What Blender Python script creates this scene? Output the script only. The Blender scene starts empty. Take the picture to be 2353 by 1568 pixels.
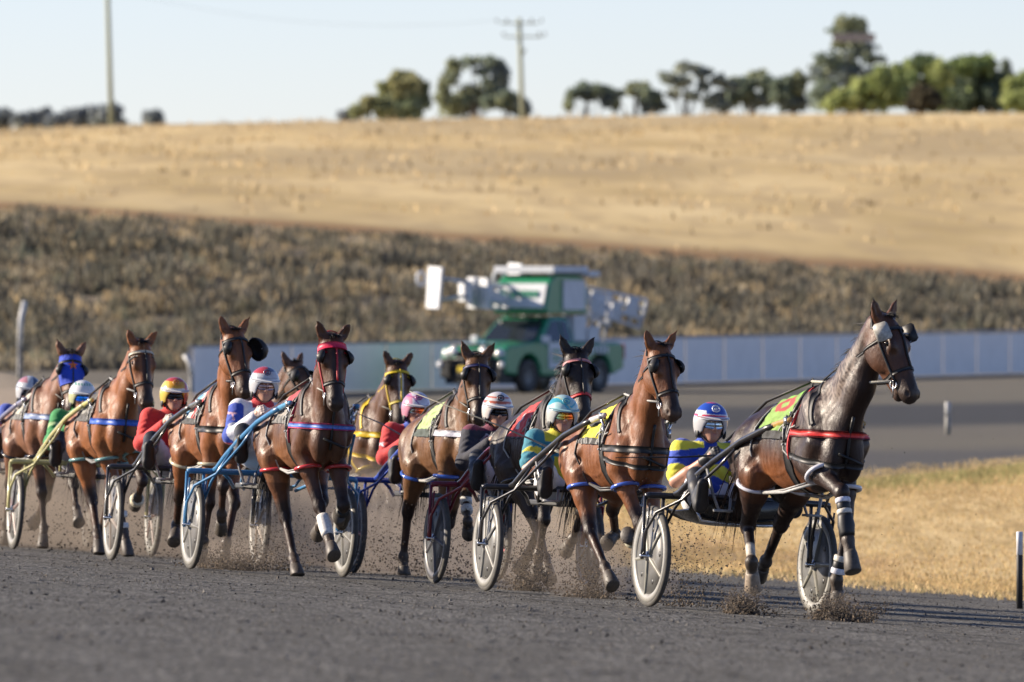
import bpy, math, random
import numpy as np
from mathutils import Vector, Matrix

random.seed(7); rng = np.random.default_rng(7)
sc = bpy.context.scene
R = math.radians

# ---------------------------------------------------------------- camera, light, exposure
PX = 26144.4            # long lens: units of a 2353 wide picture per radian
YH = 654.0              # eye level line
CAMZ = 2.35
cd = bpy.data.cameras.new('camera'); cam = bpy.data.objects.new('camera', cd)
sc.collection.objects.link(cam); sc.camera = cam
cam.location = (0, 0, CAMZ); cam.rotation_euler = (R(90), 0, 0)
cd.lens = 400; cd.sensor_width = 36; cd.shift_y = (YH-784.0)/2353.0
cd.clip_start = 1; cd.clip_end = 20000
cd.dof.use_dof = True; cd.dof.focus_distance = 83.0; cd.dof.aperture_fstop = 5.8

SUN_EL = 21.0; SUN_A = -13.0     # sun low on the left, square to the view
w = bpy.data.worlds.new('World'); sc.world = w; w.use_nodes = True
nt = w.node_tree; bg = nt.nodes['Background']
sky = nt.nodes.new('ShaderNodeTexSky'); sky.sky_type = 'NISHITA'; sky.sun_disc = False
sky.sun_elevation = R(SUN_EL)
tosun = Vector((-math.cos(R(SUN_A))*math.cos(R(SUN_EL)), -math.sin(R(SUN_A))*math.cos(R(SUN_EL)), math.sin(R(SUN_EL))))
sky.sun_rotation = math.atan2(tosun.x, tosun.y)
sky.altitude = 900; sky.air_density = .75; sky.dust_density = .35; sky.ozone_density = 2.0
tint = nt.nodes.new('ShaderNodeVectorMath'); tint.operation = 'MULTIPLY'; tint.inputs[1].default_value = (1.05, .955, 1.08)
nt.links.new(sky.outputs[0], tint.inputs[0]); nt.links.new(tint.outputs[0], bg.inputs[0]); bg.inputs[1].default_value = 0.080
ld = bpy.data.lights.new('sun', 'SUN'); ld.energy = 5.0; ld.angle = R(0.5); ld.color = (1.0, 0.86, 0.69)
lo = bpy.data.objects.new('sun', ld); sc.collection.objects.link(lo)
lo.rotation_euler = tosun.to_track_quat('Z', 'Y').to_euler()
sc.view_settings.view_transform = 'Standard'; sc.view_settings.look = 'None'
sc.view_settings.gamma = 1; sc.view_settings.use_curve_mapping = False
sc.view_settings.exposure = 0.98
sc.cycles.max_bounces = 6; sc.cycles.diffuse_bounces = 3; sc.cycles.glossy_bounces = 3
sc.cycles.volume_bounces = 0; sc.cycles.use_denoising = True

# ---------------------------------------------------------------- object helpers
C = sc.collection
def tag(o, label=None, cat=None, group=None, kind=None):
    if label: o['label'] = label
    if cat: o['category'] = cat
    if group: o['group'] = group
    if kind: o['kind'] = kind
    return o
def empty(name, M, label=None, cat=None, group=None):
    o = bpy.data.objects.new(name, None); C.objects.link(o); o.matrix_world = M
    o.empty_display_size = .2
    return tag(o, label, cat, group)
def mkmesh(name, V, F, mat, parent=None, col=None, smooth=True):
    me = bpy.data.meshes.new(name)
    V = np.asarray(V, dtype=np.float32)
    if isinstance(F, np.ndarray) and F.ndim == 2:
        n = F.shape[1]
        me.vertices.add(len(V)); me.vertices.foreach_set('co', V.ravel())
        me.loops.add(F.size); me.loops.foreach_set('vertex_index', F.ravel().astype(np.int32))
        me.polygons.add(len(F)); me.polygons.foreach_set('loop_start', np.arange(0, F.size, n, dtype=np.int32))
        me.update(calc_edges=True); me.validate()
    else:
        me.from_pydata([tuple(map(float, v)) for v in V], [], [tuple(int(i) for i in f) for f in F]); me.update()
    me.polygons.foreach_set('use_smooth', np.full(len(me.polygons), smooth))
    if col is not None:
        a = me.color_attributes.new('Col', 'FLOAT_COLOR', 'POINT')
        c = np.ones((len(V), 4), dtype=np.float32); c[:, :3] = col
        a.data.foreach_set('color', c.ravel())
    me.materials.append(mat)
    o = bpy.data.objects.new(name, me); C.objects.link(o)
    if parent is not None: o.parent = parent
    return o

class MB:
    """collects simple solids into one mesh"""
    def __init__(s): s.V = []; s.F = []; s.C = []; s.c = (1, 1, 1)
    def add(s, V, F):
        b = len(s.V); s.V += [tuple(v) for v in V]; s.F += [tuple(i+b for i in f) for f in F]; s.C += [s.c]*len(V)
    def box(s, c, d, M=None, taper=1.0):
        x, y, z = d[0]/2, d[1]/2, d[2]/2; V = []
        for sz in (-1, 1):
            t = taper if sz > 0 else 1
            for sx, sy in ((-1, -1), (1, -1), (1, 1), (-1, 1)):
                V.append(Vector((sx*x*t, sy*y*t, sz*z)))
        if M is not None: V = [M @ v for v in V]
        V = [v+Vector(c) for v in V]
        s.add(V, [(3, 2, 1, 0), (4, 5, 6, 7), (0, 1, 5, 4), (1, 2, 6, 5), (2, 3, 7, 6), (3, 0, 4, 7)])
    def tube(s, pts, r, n=8, closed=False, flat=1.0, up=None):
        pts = [Vector(p) for p in pts]; m = len(pts)
        rr = r if hasattr(r, '__len__') else [r]*m
        V = []; prev = Vector(up) if up is not None else Vector((.13, .27, .95))
        for i, p in enumerate(pts):
            a = pts[(i-1) % m] if (closed or i > 0) else p
            b = pts[(i+1) % m] if (closed or i < m-1) else p
            t = (b-a); t = t.normalized() if t.length > 1e-9 else Vector((1, 0, 0))
            u = prev-t*prev.dot(t)
            if u.length < 1e-4: u = t.orthogonal()
            u.normalize(); v = t.cross(u)
            if up is None: prev = u
            for k in range(n):
                an = 2*math.pi*k/n
                V.append(p+u*(math.cos(an)*rr[i])+v*(math.sin(an)*rr[i]*flat))
        F = []
        for i in range(m if closed else m-1):
            a, b = i*n, ((i+1) % m)*n
            for k in range(n): F.append((a+k, a+(k+1) % n, b+(k+1) % n, b+k))
        if not closed: F += [tuple(range(n))[::-1], tuple((m-1)*n+k for k in range(n))]
        s.add(V, F)
    def lathe(s, prof, M, n=32, close=False):
        V = []; F = []
        for (r, z) in prof:
            for k in range(n):
                a = 2*math.pi*k/n; V.append(M @ Vector((r*math.cos(a), r*math.sin(a), z)))
        m = len(prof)
        for i in range(m if close else m-1):
            a, b = i*n, ((i+1) % m)*n
            for k in range(n): F.append((a+k, a+(k+1) % n, b+(k+1) % n, b+k))
        s.add(V, F)
    def ball(s, c, r, n=10, M=None):
        r = r if hasattr(r, '__len__') else (r, r, r)
        V = []; F = []; m = n//2+1
        for i in range(m):
            ph = math.pi*(i+.02)/(m-1+.04)
            for k in range(n):
                a = 2*math.pi*k/n
                p = Vector((r[0]*math.sin(ph)*math.cos(a), r[1]*math.sin(ph)*math.sin(a), r[2]*math.cos(ph)))
                if M is not None: p = M @ p
                V.append(p+Vector(c))
        for i in range(m-1):
            for k in range(n): F.append((i*n+k, (i+1)*n+k, (i+1)*n+(k+1) % n, i*n+(k+1) % n))
        F += [tuple(range(n)), tuple((m-1)*n+k for k in range(n))[::-1]]
        s.add(V, F)
    def prism(s, poly, h0, h1, M=None):
        n = len(poly)
        V = [Vector((p[0], p[1], h0)) for p in poly]+[Vector((p[0], p[1], h1)) for p in poly]
        if M is not None: V = [M @ v for v in V]
        s.add(V, [tuple(range(n))[::-1], tuple(range(n, 2*n))]+[(i, (i+1) % n, n+(i+1) % n, n+i) for i in range(n)])
    def build(s, name, mat, parent=None, smooth=True, label=None, bevel=0):
        o = mkmesh(name, s.V, s.F, mat, parent, np.array(s.C), smooth)
        if bevel:
            b = o.modifiers.new('bevel', 'BEVEL'); b.width = bevel; b.segments = 2; b.limit_method = 'ANGLE'
        if label: o['label'] = label
        return o

def sheet_patch(P, N, th):
    """P: (a,b,3) grid of points, N: outward normals; closed slab of thickness th"""
    a, b = P.shape[:2]
    V = np.concatenate([(P+N*th).reshape(-1, 3), P.reshape(-1, 3)]); F = []
    o = a*b
    for i in range(a-1):
        for j in range(b-1):
            q = (i*b+j, i*b+j+1, (i+1)*b+j+1, (i+1)*b+j)
            F.append(q); F.append(tuple(k+o for k in q[::-1]))
    for i in range(a-1):
        for j, fl in ((0, 0), (b-1, 1)):
            q = (i*b+j, (i+1)*b+j, (i+1)*b+j+o, i*b+j+o); F.append(q if fl else q[::-1])
    for j in range(b-1):
        for i, fl in ((0, 1), (a-1, 0)):
            q = (i*b+j, i*b+j+1, i*b+j+1+o, i*b+j+o); F.append(q if fl else q[::-1])
    return V, F

# ---------------------------------------------------------------- materials
def hexc(h):
    v = [int(h[i:i+2], 16)/255 for i in (0, 2, 4)]
    return tuple(x/12.92 if x < .04045 else ((x+.055)/1.055)**2.4 for x in v)
_mats = {}
def mat(name, col=None, rough=.6, metal=0., var=.25, nscale=30., bump=.0, bscale=200., coat=0., spec=.5, sheen=0., stretch=None, dirt=0.):
    """principled material; col None -> colour attribute 'Col'"""
    key = (name, col, rough, metal, var, nscale, bump, coat)
    if key in _mats: return _mats[key]
    m = bpy.data.materials.new(name); m.use_nodes = True; n = m.node_tree.nodes; l = m.node_tree.links
    b = n['Principled BSDF']; b.inputs['Roughness'].default_value = rough; b.inputs['Metallic'].default_value = metal
    b.inputs['Coat Weight'].default_value = coat; b.inputs['Coat Roughness'].default_value = .15
    b.inputs['Specular IOR Level'].default_value = spec; b.inputs['Sheen Weight'].default_value = sheen
    tc = n.new('ShaderNodeTexCoord'); src = tc.outputs['Object']
    if stretch:
        mp = n.new('ShaderNodeMapping'); mp.inputs['Scale'].default_value = stretch; l.new(src, mp.inputs[0]); src = mp.outputs[0]
    if col is None:
        ca = n.new('ShaderNodeVertexColor'); ca.layer_name = 'Col'; cs = ca.outputs[0]
    else:
        rgb = n.new('ShaderNodeRGB'); rgb.outputs[0].default_value = (*col, 1); cs = rgb.outputs[0]
    no = n.new('ShaderNodeTexNoise'); no.inputs['Scale'].default_value = nscale; no.inputs['Detail'].default_value = 4
    l.new(src, no.inputs['Vector'])
    mr = n.new('ShaderNodeMapRange'); mr.inputs[1].default_value = .3; mr.inputs[2].default_value = .7
    mr.inputs[3].default_value = 1-var; mr.inputs[4].default_value = 1+var*.6
    l.new(no.outputs['Fac'], mr.inputs[0])
    mx = n.new('ShaderNodeVectorMath'); mx.operation = 'SCALE'; l.new(cs, mx.inputs[0]); l.new(mr.outputs[0], mx.inputs['Scale'])
    out = mx.outputs[0]
    if dirt:
        n2 = n.new('ShaderNodeTexNoise'); n2.inputs['Scale'].default_value = 7; n2.inputs['Detail'].default_value = 8; n2.inputs['Roughness'].default_value = .7
        l.new(tc.outputs['Object'], n2.inputs['Vector'])
        r2 = n.new('ShaderNodeMapRange'); r2.inputs[1].default_value = .5; r2.inputs[2].default_value = .72; r2.inputs[4].default_value = dirt
        l.new(n2.outputs['Fac'], r2.inputs[0])
        mm = n.new('ShaderNodeMix'); mm.data_type = 'RGBA'; l.new(r2.outputs[0], mm.inputs['Factor']); l.new(out, mm.inputs['A'])
        mm.inputs['B'].default_value = (.10, .075, .05, 1); out = mm.outputs['Result']
    l.new(out, b.inputs['Base Color'])
    if bump:
        nb = n.new('ShaderNodeTexNoise'); nb.inputs['Scale'].default_value = bscale; nb.inputs['Detail'].default_value = 3
        l.new(src, nb.inputs['Vector'])
        bp = n.new('ShaderNodeBump'); bp.inputs['Strength'].default_value = bump; bp.inputs['Distance'].default_value = .01
        l.new(nb.outputs['Fac'], bp.inputs['Height']); l.new(bp.outputs[0], b.inputs['Normal'])
    _mats[key] = m; return m

def ray(px, py):
    return np.array([(px-1176.5)/PX, 1.0, (YH-py)/PX])
CAM = np.array([0, 0, CAMZ])
def at(px, py, Y): return CAM+ray(px, py)*Y

# ---------------------------------------------------------------- ground shape
_by = np.array([-400, -50, 20, 40, 50, 108, 118, 128, 145, 200, 250, 306, 400])
_bz = np.array([.8, .85, .92, .835, .684, -.36, -.50, -.53, -.46, -.22, -.02, 0, 0])
def sstep(a, b, x):
    t = np.clip((x-a)/(b-a), 0, 1); return t*t*(3-2*t)
def G(X, Y):
    X = np.asarray(X, float); Y = np.asarray(Y, float)
    base = np.interp(Y, _by, _bz)
    z = base-.054*np.clip(X, -14, 14)*(1-sstep(108, 150, Y))
    px = 1176.5+X/np.maximum(Y, 60)*PX
    pt = np.interp(px, [-3000, 0, 1200, 2353, 6000], [455, 487, 580, 668, 700])
    zt = CAMZ+(YH-pt)/PX*345
    pc = np.interp(px, [-3000, 0, 300, 800, 1176, 1640, 2353, 6000], [322, 298, 286, 277, 270, 263, 258, 258])
    zc = CAMZ+(YH-pc)/PX*600
    tb = sstep(306, 350, Y)
    z = np.where(Y > 306, z*(1-tb)+zt*tb, z)
    th = np.clip((Y-345)/255, 0, 1)
    z = np.where(Y > 345, z+(zc-zt)*(th**.92), z)
    z = np.where(Y > 600, z-.02*np.minimum(Y-600, 900), z)
    return z
def Gn(X, Y):
    e = .5
    n = np.array([-(G(X+e, Y)-G(X-e, Y))/(2*e), -(G(X, Y+e)-G(X, Y-e))/(2*e), 1.0]); return n/np.linalg.norm(n)

# ---------------------------------------------------------------- implicit surface engine
class Field:
    def __init__(s, h): s.h = h; s.pr = []
    def cone(s, a, b, ra, rb, k=.04, n=None, f=1.0, sub=False):
        a = np.array(a, float); b = np.array(b, float); r = max(ra, rb)*max(1, f)
        lo = np.minimum(a, b)-r; hi = np.maximum(a, b)+r
        nn = None if n is None else np.array(n, float)/np.linalg.norm(n)
        def fn(P):
            ab = b-a; L2 = max(ab@ab, 1e-9)
            t = np.clip(((P-a)@ab)/L2, 0, 1).astype(np.float32)
            v = P-a-t[..., None]*ab
            if nn is not None:
                c = (v@nn); v = v+nn*(c*(1/f-1))[..., None]
            d = np.sqrt((v*v).sum(-1))-(ra+(rb-ra)*t)
            return d*min(1, f) if nn is not None else d
        s.pr.append((fn, lo, hi, k, sub)); return s
    def ell(s, c, r, Rm=None, k=.05, sub=False):
        c = np.array(c, float); r = np.array(r, float)
        Rm = np.eye(3) if Rm is None else np.array(Rm)     # rows = axes
        ext = np.sqrt(((Rm.T*r)**2).sum(1))
        def fn(P):
            q = (P-c)@Rm.T
            k0 = np.sqrt(((q/r)**2).sum(-1)); k1 = np.sqrt(((q/(r*r))**2).sum(-1))+1e-9
            return k0*(k0-1)/k1
        s.pr.append((fn, c-ext, c+ext, k, sub)); return s
    def plane(s, p, n, k=.01):      # remove everything on the +n side
        p = np.array(p, float); n = np.array(n, float)/np.linalg.norm(n)
        s.pr.append((lambda P: -((P-p)@n), None, None, k, True)); return s
    def solve(s):
        h = s.h
        adds = [p for p in s.pr if not p[4]]
        lo = np.min([p[1] for p in adds], 0)-3*h; hi = np.max([p[2] for p in adds], 0)+3*h
        n = np.ceil((hi-lo)/h).astype(int)+1
        s.lo = lo; s.n = n
        F = np.full(n, .3, np.float32)
        ax = [lo[i]+h*np.arange(n[i]) for i in range(3)]
        for fn, a, b, k, sub in s.pr:
            if a is None: i0 = np.zeros(3, int); i1 = n
            else:
                pad = k+4*h
                i0 = np.clip(np.floor((a-pad-lo)/h).astype(int), 0, n); i1 = np.clip(np.ceil((b+pad-lo)/h).astype(int)+1, 0, n)
            if (i1 <= i0).any(): continue
            sl = tuple(slice(i0[i], i1[i]) for i in range(3))
            P = np.stack(np.meshgrid(*[ax[i][i0[i]:i1[i]] for i in range(3)], indexing='ij'), -1).astype(np.float32)
            d = fn(P).astype(np.float32); A = F[sl]
            if sub:
                d = -d; hh = np.maximum(k-np.abs(A-d), 0)/k; F[sl] = np.maximum(A, d)+hh*hh*k/4
            else:
                hh = np.maximum(k-np.abs(A-d), 0)/k; F[sl] = np.minimum(A, d)-hh*hh*k/4
        s.F = F; return s
    def mesh(s):
        F = s.F; n = np.array(F.shape); h = s.h
        ins = F < 0
        cnt = np.zeros(n-1, np.int8)
        for dx in (0, 1):
            for dy in (0, 1):
                for dz in (0, 1): cnt += ins[dx:n[0]-1+dx, dy:n[1]-1+dy, dz:n[2]-1+dz]
        act = (cnt > 0) & (cnt < 8)
        I = np.argwhere(act); idx = np.full(n-1, -1, np.int64); idx[act] = np.arange(len(I))
        acc = np.zeros((len(I), 3)); w = np.zeros(len(I))
        corners = [(a, b, c) for a in (0, 1) for b in (0, 1) for c in (0, 1)]
        for c0 in corners:
            for axs in range(3):
                if c0[axs]: continue
                c1 = list(c0); c1[axs] = 1; c0a = np.array(c0); c1a = np.array(c1)
                f0 = F[tuple((I+c0a).T)]; f1 = F[tuple((I+c1a).T)]
                m = (f0 < 0) != (f1 < 0)
                t = np.where(m, f0/np.where(m, f0-f1, 1), 0)
                acc[m] += (c0a+(c1a-c0a)*t[:, None])[m]; w[m] += 1
        V = s.lo+h*(I+acc/w[:, None])
        Q = []
        for axs in range(3):
            o = [i for i in range(3) if i != axs]
            sl0 = [slice(None)]*3; sl1 = [slice(None)]*3; sl0[axs] = slice(0, -1); sl1[axs] = slice(1, None)
            A = ins[tuple(sl0)]; B = ins[tuple(sl1)]
            E = np.argwhere(A != B)
            E = E[(E[:, o[0]] > 0) & (E[:, o[1]] > 0) & (E[:, o[0]] < n[o[0]]-1) & (E[:, o[1]] < n[o[1]]-1)]
            fl = A[tuple(E.T)]
            q = []
            for (a, b) in ((0, 0), (1, 0), (1, 1), (0, 1)):
                e = E.copy(); e[:, o[0]] -= a; e[:, o[1]] -= b; q.append(idx[tuple(e.T)])
            q = np.stack(q, 1)
            flip = fl if axs != 1 else ~fl
            q[~flip] = q[~flip][:, ::-1]
            Q.append(q)
        return V.astype(np.float32), np.concatenate(Q)[:, ::-1].copy()
    def relief(s, pts, w, A):
        """raise (A<0) or hollow (A>0) the surface softly along a line of points"""
        pts = np.array(pts, float); lo = pts.min(0)-2.5*w; hi = pts.max(0)+2.5*w
        i0 = np.clip(np.floor((lo-s.lo)/s.h).astype(int), 0, s.n); i1 = np.clip(np.ceil((hi-s.lo)/s.h).astype(int)+1, 0, s.n)
        if (i1 <= i0).any(): return
        sl = tuple(slice(i0[i], i1[i]) for i in range(3))
        P = np.stack(np.meshgrid(*[s.lo[i]+s.h*np.arange(i0[i], i1[i]) for i in range(3)], indexing='ij'), -1)
        d = np.full(P.shape[:3], 9.)
        if len(pts) == 1: d = np.linalg.norm(P-pts[0], axis=-1)
        for a, b in zip(pts[:-1], pts[1:]):
            ab = b-a; t = np.clip(((P-a)@ab)/(ab@ab+1e-9), 0, 1); d = np.minimum(d, np.linalg.norm(P-a-t[..., None]*ab, axis=-1))
        s.F[sl] += (A*np.exp(-(d/w)**2)).astype(np.float32)
    def val(s, P):
        q = (np.asarray(P, float)-s.lo)/s.h
        i = np.clip(np.floor(q).astype(int), 0, s.n-2); f = np.clip(q-i, 0, 1); r = 0
        for a in (0, 1):
            for b in (0, 1):
                for c in (0, 1):
                    ww = (f[..., 0] if a else 1-f[..., 0])*(f[..., 1] if b else 1-f[..., 1])*(f[..., 2] if c else 1-f[..., 2])
                    r = r+ww*s.F[i[..., 0]+a, i[..., 1]+b, i[..., 2]+c]
        return r
    def cast(s, o, d, tmax=.6):
        """first outward crossing along d from inside points o; arrays (...,3)"""
        o = np.broadcast_to(np.asarray(o, float), np.asarray(d).shape); d = d/np.linalg.norm(d, axis=-1, keepdims=True)
        st = s.h*.7; best = np.full(d.shape[:-1], tmax); done = np.zeros(d.shape[:-1], bool)
        prev = s.val(o); t = 0
        while t < tmax:
            t += st; v = s.val(o+d*t)
            hit = (~done) & (v > 0) & (prev <= 0)
            best[hit] = t-st*(v[hit]/(v[hit]-prev[hit])); done |= hit; prev = v
            if done.all(): break
        return o+d*best[..., None], d

def rot_rows(x, y, z): return np.array([x, y, z])
def unit(v): v = np.array(v, float); return v/np.linalg.norm(v)
def coat_mat():
    m = bpy.data.materials.new('horse_coat'); m.use_nodes = True; n = m.node_tree.nodes; l = m.node_tree.links; b = n['Principled BSDF']
    ca = n.new('ShaderNodeVertexColor'); ca.layer_name = 'Col'; tc = n.new('ShaderNodeTexCoord'); src = tc.outputs['Object']
    def nz(scale, det=4, st=(1, 1, 1), ro=.6):
        mp = n.new('ShaderNodeMapping'); mp.inputs['Scale'].default_value = st; l.new(src, mp.inputs[0])
        t = n.new('ShaderNodeTexNoise'); t.inputs['Scale'].default_value = scale; t.inputs['Detail'].default_value = det; t.inputs['Roughness'].default_value = ro; l.new(mp.outputs[0], t.inputs['Vector']); return t.outputs['Fac']
    def mr(s, a, b_, c, d):
        r = n.new('ShaderNodeMapRange'); l.new(s, r.inputs[0])
        for i, v in enumerate((a, b_, c, d)): r.inputs[i+1].default_value = v
        return r.outputs[0]
    big = nz(4.5); mx = n.new('ShaderNodeVectorMath'); mx.operation = 'SCALE'; l.new(ca.outputs[0], mx.inputs[0]); l.new(mr(big, .3, .7, .70, 1.22), mx.inputs['Scale'])
    hair = nz(55, 3, (1, 1, .3)); m2 = n.new('ShaderNodeVectorMath'); m2.operation = 'SCALE'; l.new(mx.outputs[0], m2.inputs[0]); l.new(mr(hair, .3, .7, .85, 1.15), m2.inputs['Scale']); l.new(m2.outputs[0], b.inputs['Base Color'])
    l.new(mr(nz(9, 5, (1, 1, 1), .7), .35, .65, .31, .60), b.inputs['Roughness']); b.inputs['Specular IOR Level'].default_value = .34
    bp = n.new('ShaderNodeBump'); bp.inputs['Strength'].default_value = .6; bp.inputs['Distance'].default_value = .014; l.new(nz(15, 6, (1, 1, .55), .62), bp.inputs['Height'])
    b2 = n.new('ShaderNodeBump'); b2.inputs['Strength'].default_value = .45; b2.inputs['Distance'].default_value = .0045; l.new(nz(110, 4, (1, 1, .22), .7), b2.inputs['Height']); l.new(bp.outputs[0], b2.inputs['Normal']); l.new(b2.outputs[0], b.inputs['Normal'])
    return m
# ---------------------------------------------------------------- rigs: where each horse and sulky stands
CROP = {1: (2080, 840, 1.6), 2: (1580, 940, 1.8226), 3: (1150, 960, 1.9127), 4: (700, 900, 1.866), 5: (340, 900, 1.9115), 6: (0, 950, 2.24)}
def cp(k, x, y):
    ox, oy, s = CROP[k]; return ((ox+x/s)*.78433, (oy+y/s)*.78433)
def frame(X, Y, psi):
    """matrix: local x = travel direction, y = its left, z = ground normal"""
    n = Vector(Gn(X, Y)); f = Vector((math.sin(R(psi)), -math.cos(R(psi)), 0)); f = (f-n*f.dot(n)).normalized(); l = n.cross(f)
    M = Matrix.Identity(4)
    for i, v in enumerate((f, l, n)):
        for j in range(3): M[j][i] = v[j]
    M.translation = (X, Y, float(G(X, Y))); return M
def rig(pxL, Y, psi, track=.62):
    """axle centre from the image-left wheel"""
    X = (pxL-1176.5)/PX*Y+track*math.cos(R(psi)); return frame(X, Y+track*math.sin(R(psi)), psi)

M_COAT = coat_mat()
M_HAIR = mat('horse_hair', None, .5, var=.3, nscale=40)
M_HOOF = mat('hoof_horn', None, .55, var=.35, nscale=60)
M_STRAP = mat('strap', None, .5, var=.3, nscale=60, spec=.5)
M_CLOTH = mat('cloth', None, .8, var=.12, nscale=14, bump=.5, bscale=30, sheen=.2)
M_EYE = mat('eye_dark', (.01, .007, .005), .05)
M_METAL = mat('bright_metal', (.6, .6, .6), .25, metal=.9, var=.1)
M_GLOSS = mat('gloss_paint', None, .22, var=.08, coat=.4)
M_TUBE = mat('tube_paint', None, .3, var=.15, coat=.3, dirt=.35)
M_WHEEL = mat('wheel_disc', None, .42, var=.12, nscale=12, dirt=.5)
M_RUBBER = mat('rubber', (.075, .072, .066), .85, dirt=.8)
M_SKIN = mat('skin', None, .5, var=.12, nscale=30)

BLACK = (.012, .012, .013); WHITE = (.72, .71, .68)

def solve_leg(Ml, P0, targets, Ls, y0, xh=None):
    Mi = Ml.inverted(); o = np.array(Mi @ Vector(CAM)); out = []; P = np.array(P0)
    for i, (t, L) in enumerate(zip(targets, Ls)):
        d = np.array(Mi.to_3x3() @ Vector(ray(*t)))
        tc = Ml.translation.y; tt = np.linspace(tc-3.2, tc+2.2, 2200)
        Q = o+d*tt[:, None]
        c = ((np.linalg.norm(Q-P, axis=1)-L)/.025)**2+((Q[:, 1]-y0)/.045)**2
        if xh is not None and xh[i] is not None: c += ((Q[:, 0]-P[0]-xh[i])/.10)**2
        q = Q[np.argmin(c)]
        v = q-P; r = np.linalg.norm(v); q = P+v/r*np.clip(r, L*.9, L*1.1)
        q[2] = max(q[2], .045); out.append(q); P = q
    return out
def fk(P0, angs, Ls, y1):
    P = np.array(P0, float); out = []
    for i, (a, L) in enumerate(zip(angs, Ls)):
        P = P+np.array([math.sin(R(a))*L, (y1-P0[1])*.33, -math.cos(R(a))*L]); out.append(P)
    return out
LF = (.43, .29, .165); LH = (.48, .38, .175)

def strands(mb, roots, dirs, L, r0, seg=5, grav=(0, 0, -1), gw=.5, jit=.15):
    for p, d in zip(roots, dirs):
        p = Vector(p); d = Vector(d).normalized(); l = L*random.uniform(.6, 1.15); pts = [p]
        for i in range(seg):
            d = (d+Vector(grav)*(gw/seg)+Vector((random.gauss(0, jit), random.gauss(0, jit), random.gauss(0, jit)))*.4).normalized()
            p = p+d*(l/seg); pts.append(p)
        mb.tube(pts, [r0*(1-i/(seg+.2)) for i in range(seg+1)], n=3)

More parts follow.
